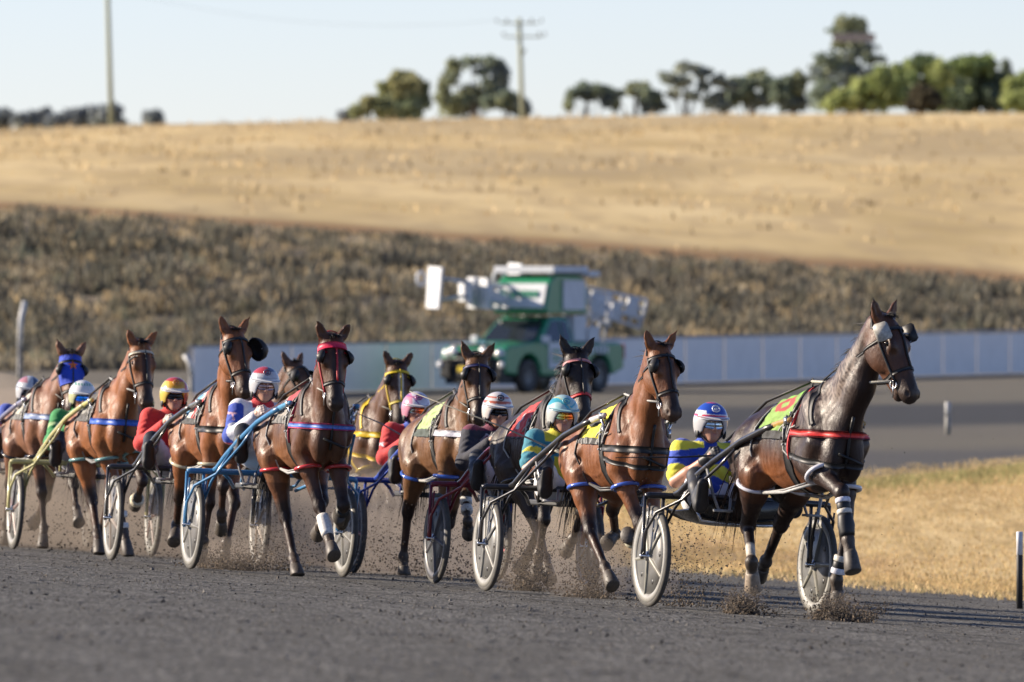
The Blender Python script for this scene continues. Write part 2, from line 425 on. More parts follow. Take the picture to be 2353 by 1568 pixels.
def make_horse(cfg):
    Mh = cfg['M'] @ Matrix.Translation((cfg.get('off', 1.45), cfg.get('side', -.09), 0))
    s = cfg.get('size', 1.0); Mh = Mh @ Matrix.Scale(s, 4)
    root = empty('horse', Mh, cfg['label'], 'horse', 'horses racing in the field')
    h = cfg.get('res', .0135)
    F = Field(h); lite = cfg.get('lite', False)
    # --- trunk
    F.ell((.30, 0, 1.15), (.37, .185, .335), k=.08); F.ell((-.06, 0, 1.110), (.46, .225, .300), k=.09)
    F.ell((-.40, 0, 1.125), (.36, .205, .225), k=.09); F.ell((-.58, 0, 1.142), (.28, .20, .21), k=.09)
    F.cone((.44, 0, 1.44), (.05, 0, 1.374), .075, .06, k=.09); F.cone((.05, 0, 1.364), (-.5, 0, 1.292), .06, .08, k=.08)
    F.ell((.60, 0, 1.15), (.17, .14, .24), k=.08)
    F.cone((-.78, 0, 1.196), (-.86, 0, 1.106), .055, .05, k=.06)
    for sy in (-1, 1):
        F.ell((.665, sy*.068, 1.06), (.10, .075, .17), k=.03)                                  # breast muscle
        F.ell((.44, sy*.125, 1.24), (.15, .070, .25), rot_rows(unit((.9, 0, .35)), (0, 1, 0), unit((-.35, 0, .9))), k=.05)
        F.cone((.56, sy*.12, 1.14), (.38, sy*.135, 1.02), .088, .085, k=.035)
        F.ell((.30, sy*.145, 1.10), (.13, .065, .14), k=.03)                                    # triceps
        F.ell((-.62, sy*.11, 1.017), (.22, .115, .27), k=.05)
        F.ell((-.40, sy*.16, 1.135), (.12, .09, .13), k=.05)
    # --- legs
    legs = {}; paint = []
    for key in ('fr', 'fl', 'hr', 'hl'):
        sy = -1 if key[1] == 'r' else 1; spec = cfg['legs'].get(key); front = key[0] == 'f'
        if front:
            P0 = np.array([.40, sy*.13, .97]); Ls = LF; y0 = sy*.115
        else:
            P0 = np.array([-.40, sy*.165, .925]); Ls = LH; y0 = sy*.14
        if isinstance(spec, dict):
            P0 = P0+np.array(spec.get('d', (0, 0, 0))); y0 = spec.get('y', y0)
            pts = solve_leg(Mh, P0, spec['px'], Ls, y0, spec.get('x')) if 'px' in spec else fk(P0, spec['a'], Ls, y0)
        else: pts = fk(P0, spec, Ls, y0)
        A, B, D = pts; legs[key] = (P0, A, B, D)
        back = np.cross(unit(B-A), (0, 1, 0)); back = back if back[0] < 0 or abs(back[0]) < .3 and back[2] > 0 else -back
        if front:
            m = P0+(A-P0)*.35
            fw = unit(np.cross((0, 1, 0), unit(P0-A)))
            F.cone((.56, sy*.12, 1.12), P0, .092, .080, k=.035)
            F.cone(P0, m, .080, .066, k=.035); F.cone(m, A, .066, .042, k=.03)
            F.cone(P0+(A-P0)*.08+fw*.03, P0+(A-P0)*.4+fw*.012, .05, .05, k=.03)
            F.ell(A, (.056, .05, .062), k=.02)
            F.cone(A, B, .034, .027, k=.02); F.cone(A+(B-A)*.1+back*.022, B+back*.017, .016, .018, k=.012)
        else:
            hip = np.array([-.58, sy*.12, 1.09])
            F.cone(hip, P0, .17, .125, k=.06)
            F.cone(np.array([-.72, sy*.12, 1.03]), P0+(A-P0)*.35, .13, .085, k=.06)
            F.cone(P0, P0+(A-P0)*.45, .115, .078, k=.04); F.cone(P0+(A-P0)*.45, A, .078, .047, k=.03)
            bk2 = np.cross(unit(A-P0), (0, 1, 0)); bk2 = bk2 if bk2[0] < 0 else -bk2
            F.cone(P0+(A-P0)*.45+bk2*.03, A+back*.05, .045, .026, k=.025)                       # hamstring tendon
            F.ell(A, (.058, .05, .065), k=.02); F.ell(A+back*.045+np.array([0, 0, .02]), (.033, .028, .035), k=.02)
            F.cone(A, B, .038, .030, k=.02); F.cone(A+(B-A)*.08+back*.03, B+back*.018, .018, .019, k=.012)
        F.ell(B, (.046, .044, .048), k=.015)
        F.ell(B+back*.025, (.03, .028, .03), k=.02)
        c = B+(D-B)*.55
        F.cone(B, c, .036, .042, k=.015)
        paint.append((A+(P0-A)*.12, A, .12, .09)); paint.append((A, B, .11, .1)); paint.append((B, D, .1, .12))
    # --- neck and head
    Pp = np.array(cfg['poll'], float); yaw = R(cfg.get('yaw', 0)); e = R(cfg.get('face', 55)); roll = R(cfg.get('roll', 0))
    u = np.array([math.cos(e)*math.cos(yaw), math.cos(e)*math.sin(yaw), -math.sin(e)])
    v = np.array([math.sin(e)*math.cos(yaw), math.sin(e)*math.sin(yaw), math.cos(e)]); wv = np.array([-math.sin(yaw), math.cos(yaw), 0])
    if roll: v, wv = v*math.cos(roll)+wv*math.sin(roll), wv*math.cos(roll)-v*math.sin(roll)
    Hd = lambda a, b, c: Pp+u*a+v*b+wv*c
    Rh = rot_rows(u, v, wv)
    base = np.array([.50, 0, 1.25]); top = Hd(.05, -.075, 0)
    mid = base*.5+top*.5+np.array([.02, 0, .0]); nn = (0, 1, 0)
    F.cone(base, mid, .215, .145, k=.08, n=nn, f=.54)
    nd = unit(wv*.6+np.array([0, .4, 0]))
    F.cone(mid, top, .145, .10, k=.06, n=nd, f=.72)
    F.cone((.36, 0, 1.46), mid+np.array([-.10, 0, .06]), .05, .04, k=.09); F.cone(mid+np.array([-.10, 0, .06]), Hd(-.02, -.06, 0), .045, .04, k=.08)
    F.cone((.62, 0, 1.12), mid+np.array([.07, 0, -.06]), .07, .05, k=.08)
    F.ell(Hd(.115, -.01, 0), (.16, .09, .102), Rh, k=.04)            # cranium
    for sw in (-1, 1):
        F.ell(Hd(.19, -.08, sw*.054), (.14, .112, .048), Rh, k=.03)   # cheek
        F.ell(Hd(.19, .040, sw*.084), (.05, .030, .026), Rh, k=.022)  # brow
        F.cone(Hd(.23, .0, sw*.084), Hd(.37, -.02, sw*.058), .014, .010, k=.02)
    F.cone(Hd(.18, .0, 0), Hd(.46, .006, 0), .080, .056, k=.045, n=wv, f=.9)
    F.cone(Hd(.30, -.035, 0), Hd(.50, -.03, 0), .066, .056, k=.04)
    F.ell(Hd(.515, -.012, 0), (.072, .064, .060), Rh, k=.03)
    F.cone(Hd(.26, -.135, 0), Hd(.46, -.092, 0), .044, .032, k=.03); F.ell(Hd(.49, -.098, 0), (.044, .03, .036), Rh, k=.015)
    if not lite:
        for sw in (-1, 1):
            F.ell(Hd(.525, .016, sw*.045), (.040, .030, .021), Rh, k=.014)
            F.ell(Hd(.532, .022, sw*.064), (.024, .016, .017), Rh, k=.008, sub=True)
            F.ell(Hd(.175, .020, sw*.108), (.028, .018, .016), Rh, k=.015, sub=True)
        F.ell(Hd(.545, -.066, 0), (.075, .0065, .07), Rh, k=.008, sub=True)
    ears = cfg.get('ears', ((0, 0), (0, 0)))
    for sw, (ea, eb) in zip((-1, 1), ears):
        ax = unit(-u*(.75+ea)+v*(.42-ea)+wv*sw*(.46+eb)); side = unit(np.cross(ax, v+wv*sw*.35)); nrm = np.cross(side, ax); nrm = nrm*np.sign(nrm@v)
        c0 = Hd(.0, -.005, sw*.062)
        F.cone(c0, c0+ax*.045, .030, .036, k=.025); F.cone(c0+ax*.045, c0+ax*.10, .037, .028, k=.02, n=nrm, f=.55); F.cone(c0+ax*.10, c0+ax*.175+nrm*.006, .029, .003, k=.015, n=nrm, f=.5)
        if not lite: F.cone(c0+ax*.055+nrm*.024, c0+ax*.13+nrm*.012, .022, .010, k=.008, n=nrm, f=.7, sub=True)
    F.solve(); muscle_relief(F, mid, top, base, Hd, legs); V, Q = F.mesh()
    # --- coat colours
    base_c = np.array(cfg['coat'])*.86; pt = np.array(cfg.get('points', (.022, .012, .009)))
    col = np.tile(base_c, (len(V), 1)).astype(float)
    under = sstep(1.05, .8, V[:, 2])*0
    dorsal = sstep(1.36, 1.5, V[:, 2])*(V[:, 0] < .5); col = col*(1-.35*dorsal[:, None])
    if 'belly' in cfg:
        wb = sstep(1.16, .92, V[:, 2]+.25*np.maximum(0, V[:, 0]))*sstep(.42, .15, V[:, 0])*sstep(-.55, -.2, V[:, 0])*(V[:, 2] > .72); col = col*(1-wb[:, None])+np.array(cfg['belly'])*wb[:, None]
    def seg(a, b):
        a = np.array(a); b = np.array(b); ab = b-a; t = np.clip(((V-a)@ab)/(ab@ab), 0, 1); return np.linalg.norm(V-a-t[:, None]*ab, axis=1)
    def blend(wt, c): return col*(1-wt[:, None])+np.array(c)*wt[:, None]
    for a, b, r1, r0 in paint: col = blend(sstep(r1, r0*.75, seg(a, b))*.85, pt)
    if 'headc' in cfg: col = blend(np.maximum(sstep(.22, .12, seg(Hd(-.1, 0, 0), Hd(.45, -.03, 0))), 0)*.9, cfg['headc'])
    col = blend(sstep(.17, .06, seg(Hd(.50, -.01, 0), Hd(.56, -.03, 0)))*.85, np.array(cfg.get('muzzle', (.03, .022, .018))))
    col = blend(sstep(.075, .03, seg(Hd(.175, .03, -.09), Hd(.19, .03, -.09)))*.5, pt); col = blend(sstep(.075, .03, seg(Hd(.175, .03, .09), Hd(.19, .03, .09)))*.5, pt)
    col = blend(sstep(.05, .03, seg(Hd(.14, .085, 0), Hd(.50, .06, 0)))*cfg.get('facedark', .45), pt)
    if 'blaze' in cfg: col = blend(sstep(.028, .018, seg(Hd(.12, .09, 0), Hd(cfg['blaze'], .06, 0))), (.6, .57, .52))
    for key in cfg.get('socks', ()):
        P0, A, B, D = legs[key]; col = blend(sstep(.085, .06, seg(B+(A-B)*.25, D)), (.55, .50, .42))
    for key in ('fr', 'fl', 'hr', 'hl'):       # dust and dirt on the feet
        P0, A, B, D = legs[key]; col = blend(sstep(.12, .05, seg(B, D))*.35, (.13, .105, .08))
    if 'sweat' in cfg:
        nz = np.sin(V[:, 0]*57+np.sin(V[:, 2]*43)*2)*np.sin(V[:, 2]*31+V[:, 1]*29+V[:, 0]*40)+.9*np.sin(V[:, 0]*131+V[:, 2]*60)*np.sin(V[:, 2]*113)
        wt = sstep(.20, .06, seg(np.array([.45, -.12, 1.35]), mid*.6+top*.4+np.array([0, -.08, 0])))*sstep(-.9, .5, nz)*(V[:, 1] < -.02)
        col = blend(wt*cfg['sweat'], (.30, .24, .20))  # sweat on the neck, its bright wet shine painted into the coat colour
    body = mkmesh('body', V, Q, M_COAT, root, col)
    sm = body.modifiers.new('soft', 'SMOOTH'); sm.factor = .5; sm.iterations = 1
    # --- eyes
    for sw in (-1, 1):
        if lite: break
        mb = MB(); mb.ball(Hd(.178, .022, sw*.089), .022, 12); mb.build('eye', M_EYE, root)
    # --- hooves
    for key in ('fr', 'fl', 'hr', 'hl'):
        P0, A, B, D = legs[key]; d = unit(D-B)
        c = B+(D-B)*.42; sole = B+(D-B)*1.22
        fl = np.array([0, 0, -1.]); grounded = D[2] < .10
        nz = Vector(unit(d*.45+fl*1.0)) if grounded else Vector(d)
        x = Vector(np.cross((0, 1, 0), nz)); x.normalize(); y = nz.cross(x)
        if grounded: sole = np.array([sole[0], sole[1], .012]); c = np.array([c[0], c[1], max(c[2], .075)])
        mb = MB(); mb.c = cfg.get('hoofc', (.075, .062, .05)) if key not in cfg.get('socks', ()) else (.28, .22, .16)
        rings = []
        for tt, r in ((0, .042), (.12, .048), (.5, .054), (.96, .061), (1.02, .054)):
            p = Vector(c*(1-tt)+sole*tt); rings.append((p, r))
        n = 14; Vh = []; Fh = []
        for p, r in rings:
            for k in range(n):
                a = 2*math.pi*k/n; Vh.append(p+x*(math.cos(a)*r*1.12)+y*(math.sin(a)*r*.92))
        for i in range(len(rings)-1):
            for k in range(n): Fh.append((i*n+k, i*n+(k+1) % n, (i+1)*n+(k+1) % n, (i+1)*n+k))
        Fh += [tuple(range(n))[::-1], tuple((len(rings)-1)*n+k for k in range(n))]
        mb.add(Vh, Fh); mb.build('hoof', M_HOOF, root)
    # --- boots, wraps
    def sleeve(key, seg_i, t0, t1, r, colour, name, bulge=.0, part=None):
        L = legs[key]; a, b = L[seg_i], L[seg_i+1]; mb = MB(); mb.c = colour
        p = [Vector(a+(b-a)*t) for t in (t0, t0+(t1-t0)*.15, (t0+t1)/2, t1-(t1-t0)*.15, t1)]
        mb.tube(p, [r*.94, r, r*(1+bulge), r, r*.94], n=14); return mb.build(name, M_STRAP, root)
    for wdef in cfg.get('wraps', ()): sleeve(*wdef)
    # --- mane, forelock, tail
    mb = MB(); mb.c = cfg.get('mane', (.014, .010, .009)); N = 80 if lite else 200
    roots = []; dirs = []; crest = [np.array([.42, 0, 1.52]), mid+np.array([-.115, 0, .10]), Hd(-.03, -.07, 0)]
    lean = cfg.get('manedir', (-.8, .5, .1))
    for i in range(N):
        t = (i+.5)/N; p = (1-t)**2*crest[0]+2*t*(1-t)*(crest[1]+np.array([-.03, 0, .03]))+t*t*crest[2]
        roots.append(p+np.array([0, random.uniform(-.02, .02), -.03])); lk = math.sin(i*.21)+.6*math.sin(i*.083+2); dirs.append((lean[0]+.35*lk, lean[1]+.25*math.cos(i*.17), lean[2]+.25*lk))
    strands(mb, roots, dirs, cfg.get('manelen', .12)*.75, .007, gw=1.5, jit=.10)
    tf = [Hd(random.uniform(-.02, .05), -.10, random.uniform(-.02, .02)) for _ in range(16)]
    strands(mb, tf, [(-.9, lean[1]*.3+random.gauss(0, .15), .25+random.gauss(0, .15)) for _ in tf], cfg.get('manelen', .12)*1.5, .007, gw=.4, jit=.12); mb.build('mane', M_HAIR, root)
    mb = MB(); mb.c = cfg.get('mane', (.014, .010, .009))
    fr = [Hd(-.02, .03, random.uniform(-.03, .03)) for _ in range(40)]
    strands(mb, fr, [v*1.0-u*.2+wv*random.gauss(0, .4)+np.array([0, 0, random.gauss(0, .2)]) for _ in fr], cfg.get('forelock', .08), .005, gw=1.2, jit=.2); mb.build('forelock', M_HAIR, root)
    mb = MB(); mb.c = cfg.get('tailc', (.02, .014, .012))
    fr = [(-.87, random.uniform(-.04, .04), 1.14+random.uniform(-.04, .04)) for _ in range(40 if lite else 90)]
    strands(mb, fr, [(-.7, random.gauss(0, .15), -.5) for _ in fr], .75, .009, seg=6, gw=1.6, jit=.1); mb.build('tail', M_HAIR, root)
    horse_tack(cfg, root, F, Hd, u, v, wv, legs, base, mid, top)
    return root, Mh, Hd, legs

def muscle_relief(F, mid, top, base, Hd, legs):
    def side_pts(path, sy, o=(0, 1)):
        n_ = 14; P = np.array(path, float); t = np.linspace(0, len(P)-1, n_); xs = np.interp(t, range(len(P)), P[:, 0]); zs = np.interp(t, range(len(P)), P[:, 1]); zs = zs-.13*np.maximum(0, .25-xs)
        p, d = F.cast(np.stack([xs, xs*0, zs], 1), np.tile(np.array([0., sy, .02]), (n_, 1)), .45); return p
    for sy in (-1, 1):
        F.relief(side_pts([(.36, 1.42), (.50, 1.28), (.60, 1.14)], sy), .028, -.007)
        F.relief(side_pts([(.27, 1.42), (.22, 1.25), (.20, 1.1), (.24, .98)], sy), .030, .013)
        F.relief(side_pts([(.46, 1.46), (.60, 1.30), (.68, 1.18)], sy), .030, .011)
        F.relief(side_pts([(.44, 1.20), (.34, 1.12), (.32, 1.02)], sy), .022, .008)
        for i in range(7): x = .12-.075*i; F.relief(side_pts([(x+.03, 1.30), (x, 1.18), (x-.05, 1.02)], sy), .016, -.0055)
        F.relief(side_pts([(-.30, 1.30), (-.33, 1.24)], sy), .07, .016); F.relief(side_pts([(-.39, 1.37), (-.40, 1.35)], sy), .035, -.014)
        F.relief(side_pts([(-.28, 1.14), (-.36, 1.02), (-.37, .95)], sy), .03, .013)
        F.relief(side_pts([(-.70, 1.32), (-.66, 1.15), (-.60, .98)], sy), .024, .010); F.relief(side_pts([(-.52, 1.30), (-.50, 1.15), (-.47, 1.02)], sy), .026, .008)
        F.relief(side_pts([(.18, .98), (.02, .95), (-.15, .96), (-.28, 1.0)], sy), .010, -.006)
        P_ = []
        for t in np.linspace(.05, .95, 10):
            c = base*(1-t)+mid*t if t < .5 else mid*(1-t)+top*t; c = base*(1-t)**2+2*mid*t*(1-t)+top*t*t
            p, d = F.cast(c[None], np.array([unit((.35, sy, -.25))]), .35); P_.append(p[0])
        F.relief(P_, .028, .010)
        for key in (('fr', 'hr') if sy < 0 else ('fl', 'hl')):
            P0, A, B, D = legs[key]; s2 = np.array([0, sy*.9, 0]); fw = unit(np.cross(unit(A-P0), (0, 1, 0))); 
            a = P0+(A-P0)*.15; b_ = P0+(A-P0)*.8; pts = []
            for t in np.linspace(0, 1, 7): p, d = F.cast((a+(b_-a)*t)[None], np.array([unit((0, sy, 0))]), .2); pts.append(p[0])
            F.relief(pts, .014, .006)
            pts = []
            for t in np.linspace(.1, .9, 6): p, d = F.cast((A+(B-A)*t)[None], np.array([unit((0, sy, 0))]), .1); pts.append(p[0])
            F.relief(pts, .008, .004)
    z = np.linspace(1.22, .96, 8); p, d = F.cast(np.stack([z*0+.5, z*0, z], 1), np.tile(np.array([1., 0, 0]), (8, 1)), .5); F.relief(p, .022, .018)

def loop(F, c, ax0, ax1, a0, a1, n, width, th, nrm, off=.004, tilt=0, tmax=.6):
    """band lying on the surface: cast from c in the plane ax0/ax1; width runs along nrm"""
    c = np.array(c, float); ax0 = unit(ax0); ax1 = unit(ax1); nrm = unit(nrm)
    an = np.radians(np.linspace(a0, a1, n)); P = []
    for wv_ in (-.5, 0, .5):
        d = np.cos(an)[:, None]*ax0+np.sin(an)[:, None]*ax1
        p, dd = F.cast(c+nrm*width*wv_, d, tmax); P.append(p+dd*off)
    P = np.stack(P, 1); N = P-c; N -= (N@nrm)[..., None]*nrm; N /= np.linalg.norm(N, axis=-1, keepdims=True)
    return sheet_patch(P, N, th)

def horse_tack(cfg, root, F, Hd, u, v, wv, legs, base, mid, top):
    T = cfg['tack']; lite = cfg.get('lite', False)
    def band(name, *a, colour=BLACK, parent=None, m=None, **k):
        V, Fc = loop(F, *a, **k); mb = MB(); mb.c = colour; mb.add([tuple(x) for x in V], Fc); return mb.build(name, m or M_STRAP, parent or root)
    X, Y, Z = (1, 0, 0), (0, 1, 0), (0, 0, 1)
    # girth and saddle
    gx = .20
    gc = T.get('girth', BLACK)
    g = band('girth', (gx, 0, 1.15), Z, Y, 0, 360, 49, .075, .008, X, colour=gc, tmax=.5)
    if 'girth2' in T: band('girth_edge', (gx+.055, 0, 1.15), Z, Y, 10, 120, 30, .028, .014, X, colour=T['girth2']); band('girth_edge', (gx+.055, 0, 1.15), Z, Y, -120, -10, 30, .028, .014, X, colour=T['girth2'])
    mb = MB(); mb.c = BLACK
    mb.box((gx, 0, 1.475), (.10, .16, .04), taper=.7)
    for sy in (-1, 1):
        p, d = F.cast(np.array([gx, 0, 1.15]), np.array([[0, sy*math.sin(R(a)), math.cos(R(a))] for a in (0, 12, 24, 36, 48)]), .5); mb.tube(p+d*.014, .016, 6)
    for sy in (-1, 1):
        mb.tube([(gx, sy*.05, 1.49), (gx, sy*.05, 1.52)], .008, 6)
        mb.tube([(gx+.022*math.cos(a), sy*.05, 1.54+.022*math.sin(a)) for a in np.linspace(0, 2*math.pi, 12)[:-1]], .004, 5, closed=True)
        # pads with many small straps and buckles on the flank
        for q in range(3):
            xx = gx-.035+.03*q
            p, d = F.cast(np.array([xx, 0, 1.15]), np.array([[0, sy*math.sin(R(a)), math.cos(R(a))] for a in (42, 52, 62, 72, 82, 95)]), .5)
            mb.tube(p+d*(.012+.006*(q % 2)), .009, 5)
    mb.c = (.42, .42, .42)
    for sy in (-1, 1):
        for a in (45, 58, 70, 84, 98):
            for xx in (gx-.03, gx+.03):
                p, d = F.cast(np.array([xx, 0, 1.15]), np.array([[0, sy*math.sin(R(a)), math.cos(R(a))]]), .5); mb.ball(p[0]+d[0]*.022, .009, 6)
        mb.c = T.get('web', (.30, .30, .28))
        for (xa, aa, xb, ab_) in ((gx-.06, 50, gx-.02, 92), (gx+.05, 40, gx+.02, 88), (gx-.02, 60, gx-.10, 76), (gx+.04, 70, gx+.16, 66)):
            tq = np.linspace(0, 1, 7); xs_ = xa+(xb-xa)*tq; an_ = np.radians(aa+(ab_-aa)*tq); p, d = F.cast(np.stack([xs_, xs_*0, xs_*0+1.15], 1), np.stack([xs_*0, sy*np.sin(an_), np.cos(an_)], 1), .5); mb.tube(p+d*.024, .0065, 5)
        mb.c = (.42, .42, .42)
    mb.build('saddle_pad', M_STRAP, root)
    # back strap and crupper
    bx = np.linspace(gx, -.72, 16); p, d = F.cast(np.stack([bx, bx*0, bx*0+1.15], 1), np.tile(np.array([0., 0, 1]), (16, 1)), .5)
    mb = MB(); mb.c = BLACK; mb.tube(p+np.array([0, 0, .008]), .010, 6); mb.build('back_strap', M_STRAP, root)
    # saddle cloth
    if 'cloth' in T:
        x0, x1, a1 = T.get('cloth_dim', (-.28, .17, 84)); na, nx = 61, 41
        for sy in (-1, 1):
            an = np.radians(np.linspace(2, a1, na)); xs = np.linspace(x0, x1, nx)
            A, Xs = np.meshgrid(an, xs, indexing='ij')
            Xs = Xs-(A/np.radians(a1))*.03
            o = np.stack([Xs, Xs*0, Xs*0+1.13], -1); d = np.stack([Xs*0, sy*np.sin(A), np.cos(A)], -1)
            p, dd = F.cast(o, d, .5); wob = .006*np.sin(Xs*40+A*5)[..., None]+.004*np.sin(A*22+Xs*13)[..., None]
            p = p+dd*(.012+wob)
            if sy < 0: p = p[:, ::-1]; dd = dd[:, ::-1]
            V, Fc = sheet_patch(p, dd, .005)
            U, W = np.meshgrid(np.linspace(0, 1, na), np.linspace(0, 1, nx), indexing='ij')
            if sy < 0: W = W[:, ::-1]
            cc = T['cloth'](U, W).reshape(-1, 3)
            mkmesh('saddle_cloth', V, Fc, M_CLOTH, root, np.concatenate([cc, cc]))
    # breast collar
    if 'breast' in T:
        bc = T['breast']; z = T.get('breast_z', 1.19)
        band('breast_collar', (.30, 0, z), X, Y, -104, 104, 61, .05, .012, unit((.12, 0, 1)), colour=bc[0], tmax=.8)
        if len(bc) > 1: band('breast_collar_trim', (.30, 0, z), X, Y, -100, 100, 61, .028, .016, unit((.12, 0, 1)), colour=bc[1], tmax=.8)
    if 'breast2' in T: band('breast_strap', (.30, 0, T.get('breast2_z', 1.05)), unit((1, 0, -.12)), Y, -100, 100, 51, .035, .008, unit((.12, 0, 1)), colour=T['breast2'], tmax=.8)
    # neck strap that holds the collar up, and the martingale
    nb = base*.72+mid*.28
    band('neck_strap', nb+np.array([-.06, 0, .0]), unit((-.45, 0, .9)), Y, -115, 115, 41, .024, .006, unit((.9, 0, .45)), colour=T.get('neck', BLACK), tmax=.6)
    pr, dr = F.cast(np.stack([np.linspace(.45, .45, 9), np.linspace(.0, .0, 9), np.linspace(1.30, .98, 9)], 1), np.tile(unit((1, 0, .05)), (9, 1)), .6)
    mb = MB(); mb.c = T.get('neck', BLACK); mb.tube(pr+np.array([.01, 0, 0]), .011, 6)
    pr, dr = F.cast(np.array([.30, 0, 1.1]), np.array([unit((math.cos(R(a)), math.sin(R(a)), z)) for a, z in ((-8, -.05), (12, -.18), (30, -.25), (55, -.22))]), .7); mb.tube(pr+dr*.01, .010, 6)
    mb.build('martingale', M_STRAP, root)
    # --- bridle
    bcol = T.get('bridle', BLACK); hw = .016
    br = empty_part('bridle', root)
    hb = lambda name, a0, c, w, col_, s0=0, s1=360, off=.003: band(name, Hd(*a0), v, wv, s0, s1, 33, w, .006, c, colour=col_, parent=br, off=off, tmax=.3)
    band('noseband', Hd(.37, -.04, 0), v, wv, 0, 360, 33, .022, .006, u, colour=T.get('nose', bcol), parent=br, tmax=.25)
    band('browband', Hd(.09, -.02, 0), v, wv, -95, 95, 33, .024, .008, u, colour=T.get('brow', bcol), parent=br, tmax=.25)
    band('crownpiece', Hd(.02, -.05, 0), unit(-u*.5+v*.2), wv, -100, 100, 33, .022, .008, unit(u*.2+v*.5), colour=bcol, parent=br, tmax=.25)
    band('throat_strap', Hd(.13, -.05, 0), -v, wv, -150, 150, 33, .014, .006, unit(u+v*.35), colour=bcol, parent=br, tmax=.3)
    mb = MB(); mb.c = bcol
    for sw in (-1, 1):
        pts = []
        for a in np.linspace(.07, .43, 10):
            p, d = F.cast(Hd(a, -.045+.02*(a-.07), 0)[None], np.array([unit(wv*sw+v*(.25-.5*a))]), .25); pts.append(p[0]+d[0]*.006)
        mb.tube(pts, .0095, 6)
    pts = []
    for a in np.linspace(.07, .37, 8):
        p, d = F.cast(Hd(a, -.03, 0)[None], v[None], .25); pts.append(p[0]+d[0]*.006)
    if T.get('facestrap', True): mb.tube(pts, .008, 6)
    mb.build('cheek_straps', M_STRAP, br)
    for sw in (-1, 1):
        mb = MB(); mb.c = (.6, .6, .6); c = Hd(.435, -.055, sw*.070)
        mb.tube([c+u*(.026*math.cos(a))+v*(.026*math.sin(a)) for a in np.linspace(0, 2*math.pi, 12)[:-1]], .005, 5, closed=True)
        mb.tube([c+np.array([.0, 0, .02]), c+np.array([0, 0, -.085])], .005, 5)
        mb.build('bit_ring', M_METAL, br)
    if T.get('blinkers'):
        kind, bc = T['blinkers']
        for sw in (-1, 1):
            mb = MB(); mb.c = bc if not (isinstance(bc[0], tuple)) else bc[0 if sw < 0 else 1]
            if kind == 'cup':
                big_ = T.get('bigcup', 1.0) if sw > 0 else 1.0; c = Vector(Hd(.155, .035, sw*(.10+.05*(big_-1)/.6))); o = Vector(unit(wv*sw*.85-u*.1+v*.1)); fwd = Vector(unit(u*.6+v*.5))
                y = o.cross(fwd).normalized(); fwd = y.cross(o)
                Vb = []; Fb = []; nn_ = 14
                for ri, (rr, dep) in enumerate(((.0, .040), (.03, .038), (.05, .022), (.058, 0), (.052, -.004), (.044, .018), (.026, .031), (.0, .034))):
                    for k in range(nn_):
                        a = 2*math.pi*k/nn_; Vb.append(c+(o*(dep+.012*math.cos(a))+fwd*(math.cos(a)*max(rr, .001)*1.1)+y*(math.sin(a)*max(rr, .001)))*big_)
                for ri in range(7):
                    for k in range(nn_): Fb.append((ri*nn_+k, ri*nn_+(k+1) % nn_, (ri+1)*nn_+(k+1) % nn_, (ri+1)*nn_+k))
                mb.add(Vb, Fb)
            else:   # flat open plate standing off the head on a wire
                c = Vector(Hd(.10, .035, sw*(.125 if sw < 0 else .17))); o = unit(wv*sw*.7+v*(.55 if sw < 0 else -.2)); a1 = unit(u-o*(u@o)); a2 = np.cross(o, a1)
                pl = [(-.06, -.035), (-.045, -.05), (.05, -.05), (.065, -.03), (.06, .045), (.045, .055), (-.045, .05), (-.06, .035)]
                Vp = [c+Vector(a1*p+a2*q+o*t) for t in (-.006, .006) for p, q in pl]
                mb.add(Vp, [tuple(range(8))[::-1], tuple(range(8, 16))]+[(i, (i+1) % 8, 8+(i+1) % 8, 8+i) for i in range(8)])
                mb.c = (.5, .5, .5); mb.tube([c+Vector(o*.001), Vector(Hd(.09, .0, sw*.09)), Vector(Hd(.02, -.02, sw*.08))], .006, 5)
                if sw > 0: mb.tube([c+Vector(a1*.05), Vector(Hd(.22, .02, sw*.07))], .003, 5)
            mb.build('blinker', M_STRAP, br)
    if 'hood' in T:
        hc = T['hood']; n1, n2 = 33, 33
        t, A = np.meshgrid(np.linspace(.015, .30, n1), np.radians(np.linspace(-105, 105, n2)), indexing='ij')
        o = Pq = np.stack([Hd(tt, -.03, 0) for tt in t[:, 0]])[:, None, :].repeat(n2, 1)
        d = np.cos(A)[..., None]*v+np.sin(A)[..., None]*wv
        p, dd = F.cast(o, d, .25); V, Fc = sheet_patch(p[:, ::-1]+dd[:, ::-1]*.005, dd[:, ::-1], .004)
        mkmesh('hood', V, Fc, M_CLOTH, root, np.tile(hc, (len(V), 1)))
        st = []
        for k in range(10):
            r = .052 if k % 2 == 0 else .021; a = math.pi*k/5; st.append((.135-r*math.cos(a), r*math.sin(a)))
        Pc = []
        for (a, b) in [(.135, 0)]+st:
            p, d = F.cast(Hd(a, -.03, b)[None], v[None], .25); Pc.append(p[0]+v*.013)
        mb = MB(); mb.c = T['star']; mb.add(Pc, [(0, i+1, (i+1) % 10+1) for i in range(10)]); mb.add([q-v*.006 for q in Pc], [(0, (i+1) % 10+1, i+1) for i in range(10)]); mb.build('star_emblem', M_CLOTH, root)
    if 'poll_roll' in T: band('poll_cover', Hd(.075, -.03, 0), v, wv, -90, 90, 33, .05, .012, u, colour=T['poll_roll'], parent=br, tmax=.25)
